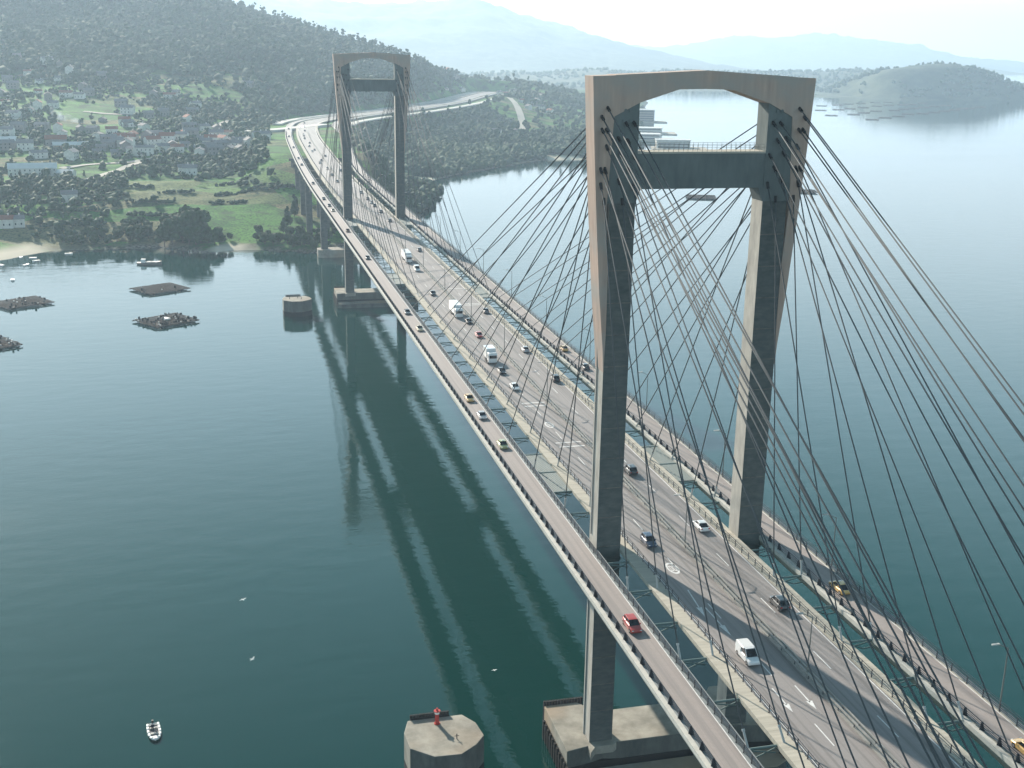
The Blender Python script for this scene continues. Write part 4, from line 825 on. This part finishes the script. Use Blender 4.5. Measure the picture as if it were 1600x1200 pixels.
house(-184,772,-.3,8,12,3,'roofw','wall','small white shed just right of the white warehouse',None)
house(-253,912,.05,12,30,5.5,'roofw','wallg','grey hall with a pale roof at the left edge above the warehouse',None)
house(-152,1009,0,6,12,3,'roofw','wall','low white roof alone on the slope above the village',None)
house(-205,902,.1,11,17,8,'roof','wallg','big grey house with red roof beside the smoke',None)
church = house(-132,868,.1,7,15,6.5,'roofg','wall','white village chapel with a slender bell tower',None)
mb = MB(); mb.box(-9,-6.8,-1.1,1.1,0,12); mb.prism([(-9.1,12),(-6.7,12),(-7.9,15)],-1.1,1.1,'y'); mb.build('bell_tower', MT['wall'], church)
for o in (fb,): pass
# waterfront sheds on the far quay
qlab = ['farthest blue-grey quay building seen through the portal','middle quay building seen through the portal','quay shed behind the left leg seen through the portal','nearest pale quay building resting just above the cross beam','long white quay on the shore left of the near tower']
for k, (x, y) in enumerate(DOCKS):
    if k < 4: L_, W_, H_ = ((64,30,21),(52,30,8),(58,28,8),(44,18,11))[k]
    else: L_, W_, H_ = 62, 9, 1.6
    e = empty('quay_building', (x-(12 if k<4 else 0),y,0), R(-16) if k<4 else R(2), qlab[k], 'building' if k < 4 else 'quay')
    mb = MB(); mb.box(-L_/2,L_/2,-W_/2,W_/2,-3,H_); mb.build('wall', MT['wallg'] if k in (0,) else MT['wall'], e)
    if k < 4:
        mb = MB(); mb.box(-L_/2-1,L_/2+1,-W_/2-1,W_/2+1,H_,H_+.9); mb.build('roof', MT['roofw'], e)
        for fl in range(int(H_//4)): mb = MB(); mb.box(-L_/2+2,L_/2-2,-W_/2-.06,-W_/2,1.7+fl*4,3.2+fl*4); mb.build('window_band', MT['window'], e)
        mb = MB(); mb.box(-L_/2-6,L_/2+22,-W_/2-16,W_/2+6,-4,1.3); q = mb.build('quay', MT['walk'], e)
# ---------------- village roads ----------------
def ribbon(name, pts, wd, m, lift=.25):
    P = smooth_path([tuple(p) for p in pts], 6); L_ = offs(P, -wd/2); R__ = offs(P, wd/2); mb = MB()
    for a in range(len(P)-1):
        mb.quadface([(L_[a].x,L_[a].y,TZ(*L_[a])+lift),(R__[a].x,R__[a].y,TZ(*R__[a])+lift),(R__[a+1].x,R__[a+1].y,TZ(*R__[a+1])+lift),(L_[a+1].x,L_[a+1].y,TZ(*L_[a+1])+lift)])
    o = mb.build(name, m); o['kind'] = 'structure'
for pl in VROADS: ribbon('village_road', pl, 6, MT['walk'], .6)
ribbon('village_road', RROAD, 11, MT['walk'], 1.5)
# motorway junction ground on the far side: pale slip roads
for off_, nm in ((-34,'slip_road'),(44,'slip_road')):
    P = offs([p for p in RC if p.y > 1120], off_); mb = MB()
    sweep(mb, P, [(-5,ZD-1.6),(-5,ZD-.2),(5,ZD-.2),(5,ZD-1.6)]); o = mb.build(nm, MT['coping']); o['kind'] = 'structure'
P = smooth_path([(-95,990),(-52,1012),(-8,1048),(40,1120)],8); mb = MB(); sweep(mb, P, [(-8,ZD-6),(-8,ZD+.2),(8,ZD+.2),(8,ZD-6)]); o = mb.build('slip_road', MT['coping']); o['kind'] = 'structure'
# ---------------- vegetation ----------------
t_ = (1+5**.5)/2
IV = np.array([(-1,t_,0),(1,t_,0),(-1,-t_,0),(1,-t_,0),(0,-1,t_),(0,1,t_),(0,-1,-t_),(0,1,-t_),(t_,0,-1),(t_,0,1),(-t_,0,-1),(-t_,0,1)])/np.sqrt(1+t_*t_)
IF = np.array([(0,11,5),(0,5,1),(0,1,7),(0,7,10),(0,10,11),(1,5,9),(5,11,4),(11,10,2),(10,7,6),(7,1,8),(3,9,4),(3,4,2),(3,2,6),(3,6,8),(3,8,9),(4,9,5),(2,4,11),(6,2,10),(8,6,7),(9,8,1)])
def blobs(name, cx_, cy_, cz_, r_, h_, m, lumps=3, conif=None):
    n = len(cx_); V = []; F = []; base = 0
    for L_ in range(lumps):
        ox = rng.normal(0,.38,n)*r_; oy = rng.normal(0,.38,n)*r_; oz = rng.uniform(.25,.95,n)*h_ if L_ else .55*h_*np.ones(n)
        sc_ = r_*rng.uniform(.25,.7,n) if L_ else r_*rng.uniform(.6,.95,n); jit = 1+rng.normal(0,.25,(n,12,1))
        v = IV[None]*jit*np.stack([sc_,sc_,sc_*rng.uniform(.7,1.25,n)],-1)[:,None]+np.stack([cx_+ox,cy_+oy,cz_+oz],-1)[:,None]
        V.append(v.reshape(-1,3)); F.append((IF[None]+base+12*np.arange(n)[:,None,None]).reshape(-1,3)); base += 12*n
    me = bpy.data.meshes.new(name); raw_mesh(me, np.concatenate(V), np.concatenate(F)); me.materials.append(m); me.polygons.foreach_set('use_smooth', np.ones(len(me.polygons), bool)); me.update()
    o = bpy.data.objects.new(name, me); C.objects.link(o); return o
def scatter(x0, x1, y0, y1, st):
    a, b_ = np.meshgrid(np.arange(x0,x1,st), np.arange(y0,y1,st), indexing='ij'); a = a.ravel()+rng.uniform(-.45,.45,a.size)*st; b_ = b_.ravel()+rng.uniform(-.45,.45,b_.size)*st; return a, b_
fx, fy = scatter(-640,1000,640,2300,6.8); pr = gi(forest, fx, fy); rrp = np.array([tuple(p) for p in smooth_path([tuple(q) for q in RROAD],8)]); k = (rng.random(fx.size) < pr) & (gi(sdist, fx, fy) > 3) & (np.min((fx[:,None]-rrp[:,0])**2+((fy[:,None]-rrp[:,1])*.5)**2,1) > 17**2)
fx, fy = fx[k], fy[k]; r_ = rng.uniform(2.8,5.4,fx.size); hh = rng.uniform(5,11,fx.size)
k2 = (fx > 0) & (fy < 1250); hh[k2] *= .8
o = blobs('forest', fx, fy, TZa(fx,fy)-1, r_*1.1, hh, MT['forest'], 4); o['kind'] = 'stuff'
# emergent tall crowns that break the skyline
fx2, fy2 = scatter(-640,700,1200,2200,24.); k = (rng.random(fx2.size) < gi(forest, fx2, fy2)*.8); fx2, fy2 = fx2[k], fy2[k]
o = blobs('tall_forest_trees', fx2, fy2, TZa(fx2,fy2)+6, rng.uniform(2.5,4.5,fx2.size), rng.uniform(9,16,fx2.size), MT['forest'], 4); o['kind'] = 'stuff'
# thickets and hedgerows between the houses and along the terraces
vx, vy = scatter(-640,40,600,1330,5.6); zz = TZa(vx,vy); hedge = (np.abs((zz/ter)%1-.7) < .13)*.55; nz = fbm(vx,vy,90,61)
dens = np.clip(.36+nz*2.4,.05,.9)*np.maximum(sstep(700,820,vy+vx*.15), sstep(-135,-165,vx)*sstep(600,640,vy))+hedge*(vy < 1000)+.55*((vy > 765)&(vy < 868)&(vx > -152))+.6*((vy > 665)&(vy < 760)&(vx < -128))
hx = np.array(house_xy); hd = np.min((vx[:,None]-hx[:,0])**2+(vy[:,None]-hx[:,1])**2, 1)
allroads = np.array([q for pl in VROADS for q in [tuple(p) for p in smooth_path([tuple(p) for p in pl],6)]]); rdv = np.min((vx[:,None]-allroads[:,0])**2+(vy[:,None]-allroads[:,1])**2, 1)
dens = dens*np.where((vx > -140) & (vy < 762), .3, 1)
k = (rng.random(vx.size) < dens) & (hd > 90) & (rdv > 60) & (gi(sdist,vx,vy) > 8) & (gi(forest,vx,vy) < .5) & (gi(rd,vx,vy) > 44) & (gi(beach,vx,vy) < .1)
vx, vy = vx[k], vy[k]
o = blobs('thicket', vx, vy, TZa(vx,vy)-.8, rng.uniform(1.,3.9,vx.size), rng.uniform(1.6,8,vx.size), MT['leafd'], 6); o['kind'] = 'stuff'
# distant woods on the headland and mountains
def ridge_wood(name, obj, st, p, r0, h0):
    me = obj.data; co = np.empty(len(me.vertices)*3, np.float32); me.vertices.foreach_get('co', co); co = co.reshape(-1,3)
    k = (co[:,2] > 4) & (rng.random(len(co)) < p) & (fbm(co[:,0],co[:,1],160,77) > -.12); q = np.repeat(co[k], st, 0); q[:,0] += rng.uniform(-10,10,len(q)); q[:,1] += rng.uniform(-12,12,len(q))
    o = blobs(name, q[:,0], q[:,1], q[:,2]-3, rng.uniform(.6,1.2,len(q))*r0, rng.uniform(.6,1.3,len(q))*h0, MT['forest'], 2); o['kind'] = 'stuff'
ridge_wood('headland_wood', bpy.data.objects['headland'], 3, .9, 6.5, 13)
ridge_wood('hill_wood', bpy.data.objects['hills'], 1, .35, 9, 13)
# individual trees near the shore
def tree_mesh(seed, R_, H, kind):
    g = np.random.default_rng(seed); n = 1500 if kind != 'bush' else 600; ncl = 11 if kind != 'bush' else 5
    if kind == 'conifer': cc = np.array([(g.normal(0,.12)*R_, g.normal(0,.12)*R_, H*t) for t in np.linspace(.25,.95,ncl)]); cr = R_*np.linspace(1,.2,ncl)
    else:
        a = g.uniform(0,6.28,ncl); q = g.uniform(.1,.72,ncl)*R_; cc = np.stack([np.cos(a)*q, np.sin(a)*q, H*g.uniform(.38,.86,ncl)],-1); cr = R_*g.uniform(.32,.55,ncl)
    k = g.integers(0,ncl,n); d = g.normal(0,1,(n,3)); d /= np.linalg.norm(d,axis=1,keepdims=True); p = cc[k]+d*(cr[k]*g.uniform(.55,1.05,n)**.5)[:,None]*[1,1,.8]
    s_ = g.uniform(.35,.75,n)*(R_/4.5)**.5; u = g.normal(0,1,(n,3)); u /= np.linalg.norm(u,axis=1,keepdims=True); w2 = np.cross(d,u); w2 /= np.linalg.norm(w2,axis=1,keepdims=True); u = np.cross(w2,d)*.9+d*.3
    V = np.stack([p-u*s_[:,None]-w2*s_[:,None]*.6, p+u*s_[:,None]*.3-w2*s_[:,None], p+u*s_[:,None], p-u*s_[:,None]*.2+w2*s_[:,None]],1).reshape(-1,3)
    me = bpy.data.meshes.new('crown'); raw_mesh(me, V, np.arange(4*n).reshape(n,4)); me.materials.append(MT['leafd' if kind == 'conifer' else 'leaf']); me.update()
    mb = MB(); mb.tube((0,0,-1),(0,0,H*.55),R_*.07,R_*.035,n=7)
    for i in range(min(ncl,6)): mb.tube((0,0,H*(.2+.05*i)), tuple(cc[i]), R_*.03, R_*.012, n=5)
    return me, mb.mesh('trunk', MT['bark'])
TM = {('broad',0):tree_mesh(1,5.,10,'b'),('broad',1):tree_mesh(2,4.2,8,'b'),('broad',2):tree_mesh(3,6.,12.5,'b'),('conifer',0):tree_mesh(4,3.4,14,'conifer'),('bush',0):tree_mesh(5,3.,4,'bush'),('bush',1):tree_mesh(6,3.6,5,'bush')}
def tree(x, y, kind, v_, sc_, label, grp, nm=None):
    z = TZ(x,y); e = empty({'broad':'broadleaf_tree','conifer':'conifer_tree','bush':'shrub'}[kind], (x,y,z-.2), random.uniform(0,6.28), label, 'tree' if kind != 'bush' else 'shrub', grp); e.scale = (sc_,sc_,sc_*random.uniform(.9,1.15))
    part('crown', TM[kind,v_][0], e); part('trunk', TM[kind,v_][1], e)
# shore belt following the coast
placed = 0
for i in range(3, 13):
    a = Vector(COAST[i]); b_ = Vector(COAST[i+1]) if i+1 < len(COAST) else a; L_ = (b_-a).length; d = (b_-a)/max(L_,1e-3); nrm = Vector((-d.y, d.x))
    k = 0.
    while k < L_:
        for row in (9, 15.5, 22):
            q = a+d*(k+random.uniform(-1.5,1.5))+nrm*(row+random.uniform(-2,2))
            if gi(sdist, np.array([q.x]), np.array([q.y]))[0] < 4 or gi(beach, np.array([q.x]), np.array([q.y]))[0] > .15 or abs(q.x) < 21 and q.y > 560 and random.random() < .7: continue
            if placed > 205: break
            wh = 'left of the tall clump' if q.x < -108 else 'between the tall clump and the bridge' if q.x < -15 else 'just right of the far tower'
            if random.random() < .45: tree(q.x,q.y,'bush',random.randint(0,1),random.uniform(.8,1.3),'green shrub on the shoreline '+wh,'shoreline shrubs '+wh)
            else: tree(q.x,q.y,'broad',random.randint(0,1),random.uniform(.55,.9),'broadleaf tree on the shoreline '+wh,'shoreline trees '+wh)
            placed += 1
        k += 6.5
for (dx, dy, v_, s_) in ((-92,589,2,1.5),(-86,594,2,1.75),(-99,594,2,1.4),(-95,601,2,1.45),(-84,584,1,1.5),(-90,606,0,1.6),(-103,587,0,1.2),(-79,592,0,1.2),(-98,588,1,1.5),(-88,586,0,1.3)):
    tree(dx-5,dy,'broad',v_,s_,'big dark tree in the tall clump rising above the shore, mirrored in the water','tall clump of trees by the shore')
for (x, y, s_) in ((-30,613,.95),(-86,602,1.25),(-24,640,1.0),(-34,600,.8),(-100,607,1.0)): tree(x,y,'conifer',0,s_,'pointed conifer among the lower trees near the left pier of the bridge','pointed conifers')
for (x, y) in ((-128,622),(-124,625),(-133,624),(-120,621)): tree(x,y,'broad',1,.75,'tree in the small dark clump standing alone in the green field','small clump in the field')
for k, (a, b_) in enumerate(HEDGES):
    n = int(math.hypot(b_[0]-a[0], b_[1]-a[1])/1.7)+2; t2 = np.linspace(0,1,n); hx_ = a[0]+(b_[0]-a[0])*t2+rng.normal(0,.5,n); hy_ = a[1]+(b_[1]-a[1])*t2+rng.normal(0,.7,n)+2*np.sin(t2*6)
    o = blobs('hedge', hx_, hy_, TZa(hx_,hy_)-.4, rng.uniform(1.3,2.4,n), rng.uniform(1.6,3.4,n), MT['leafd'], 3)
    tag(o, 'dark hedge '+('third of the way up the lower fields','at the foot of the field beside the viaduct','along a terrace left of the tall clump','above the tall clump of trees','just above the small lone clump','beside the viaduct edge of the field','below the fork of the village roads','right of the tall clump of trees','above the left beach','just behind the left beach','left of the lone small clump','at the left edge above the beach')[k], 'hedge')
# rocks along the waterline
mb = MB(); rg = random.Random(3)
for i in range(4, 12):
    a = Vector(COAST[i]); b_ = Vector(COAST[i+1]); n = int((b_-a).length/1.6)
    for k in range(n):
        q = a.lerp(b_, k/n)+Vector((rg.uniform(-3,3), rg.uniform(-3,5)))
        if gi(beach, np.array([q.x]), np.array([q.y]))[0] > .3: continue
        s_ = rg.uniform(.4,1.5); v = IV*s_*[1.3,1,.6]*(1+rng.normal(0,.2,(12,1)))+[q.x,q.y,.1]; mb.add(v.tolist(), IF.tolist())
o = mb.build('shore_rocks', MT['rock']); o['kind'] = 'stuff'
# ---------------- smoke and haze ----------------
sm = bpy.data.materials.new('smoke'); sm.use_nodes = True; t = sm.node_tree; t.nodes.remove(t.nodes["Principled BSDF"]); pv = N("ShaderNodeVolumePrincipled"); pv.inputs['Color'].default_value = (.85,.9,.97,1)
tc = N("ShaderNodeTexCoord"); no = N("ShaderNodeTexNoise"); no.inputs['Scale'].default_value = .09; no.inputs['Detail'].default_value = 4; t.links.new(tc.outputs['Object'], no.inputs[0])
mr = N("ShaderNodeMapRange"); mr.inputs[1].default_value = .48; mr.inputs[2].default_value = .7; mr.inputs[3].default_value = 0; mr.inputs[4].default_value = .13; t.links.new(no.outputs[0], mr.inputs[0]); t.links.new(mr.outputs[0], pv.inputs['Density'])
t.links.new(pv.outputs[0], t.nodes["Material Output"].inputs['Volume'])
mb = MB(); rings = []
for k in range(9):
    f = k/8; cx_, cz_, rr_ = -192-30*f, TZ(-192,1020)+3+9*f, .8+5*f**.7
    rings.append([(cx_, 1020+math.cos(a)*rr_*1.3, cz_+math.sin(a)*rr_) for a in [j*math.pi/5 for j in range(10)]])
mb.loft(rings); o = mb.build('smoke', sm, smooth=True); o['kind'] = 'stuff'
HZ = bpy.data.materials.new('haze'); HZ.use_nodes = True; t = HZ.node_tree; t.nodes.remove(t.nodes["Principled BSDF"]); pv = N("ShaderNodeVolumePrincipled")
pv.inputs['Color'].default_value = (.62,.81,1,1); pv.inputs['Density'].default_value = 0.00013; pv.inputs['Anisotropy'].default_value = .35
t.links.new(pv.outputs[0], t.nodes["Material Output"].inputs['Volume'])
mb = MB(); mb.box(-9500,14000,-3500,15500,-10.2,640); o = mb.build('haze', HZ); o['kind'] = 'stuff'
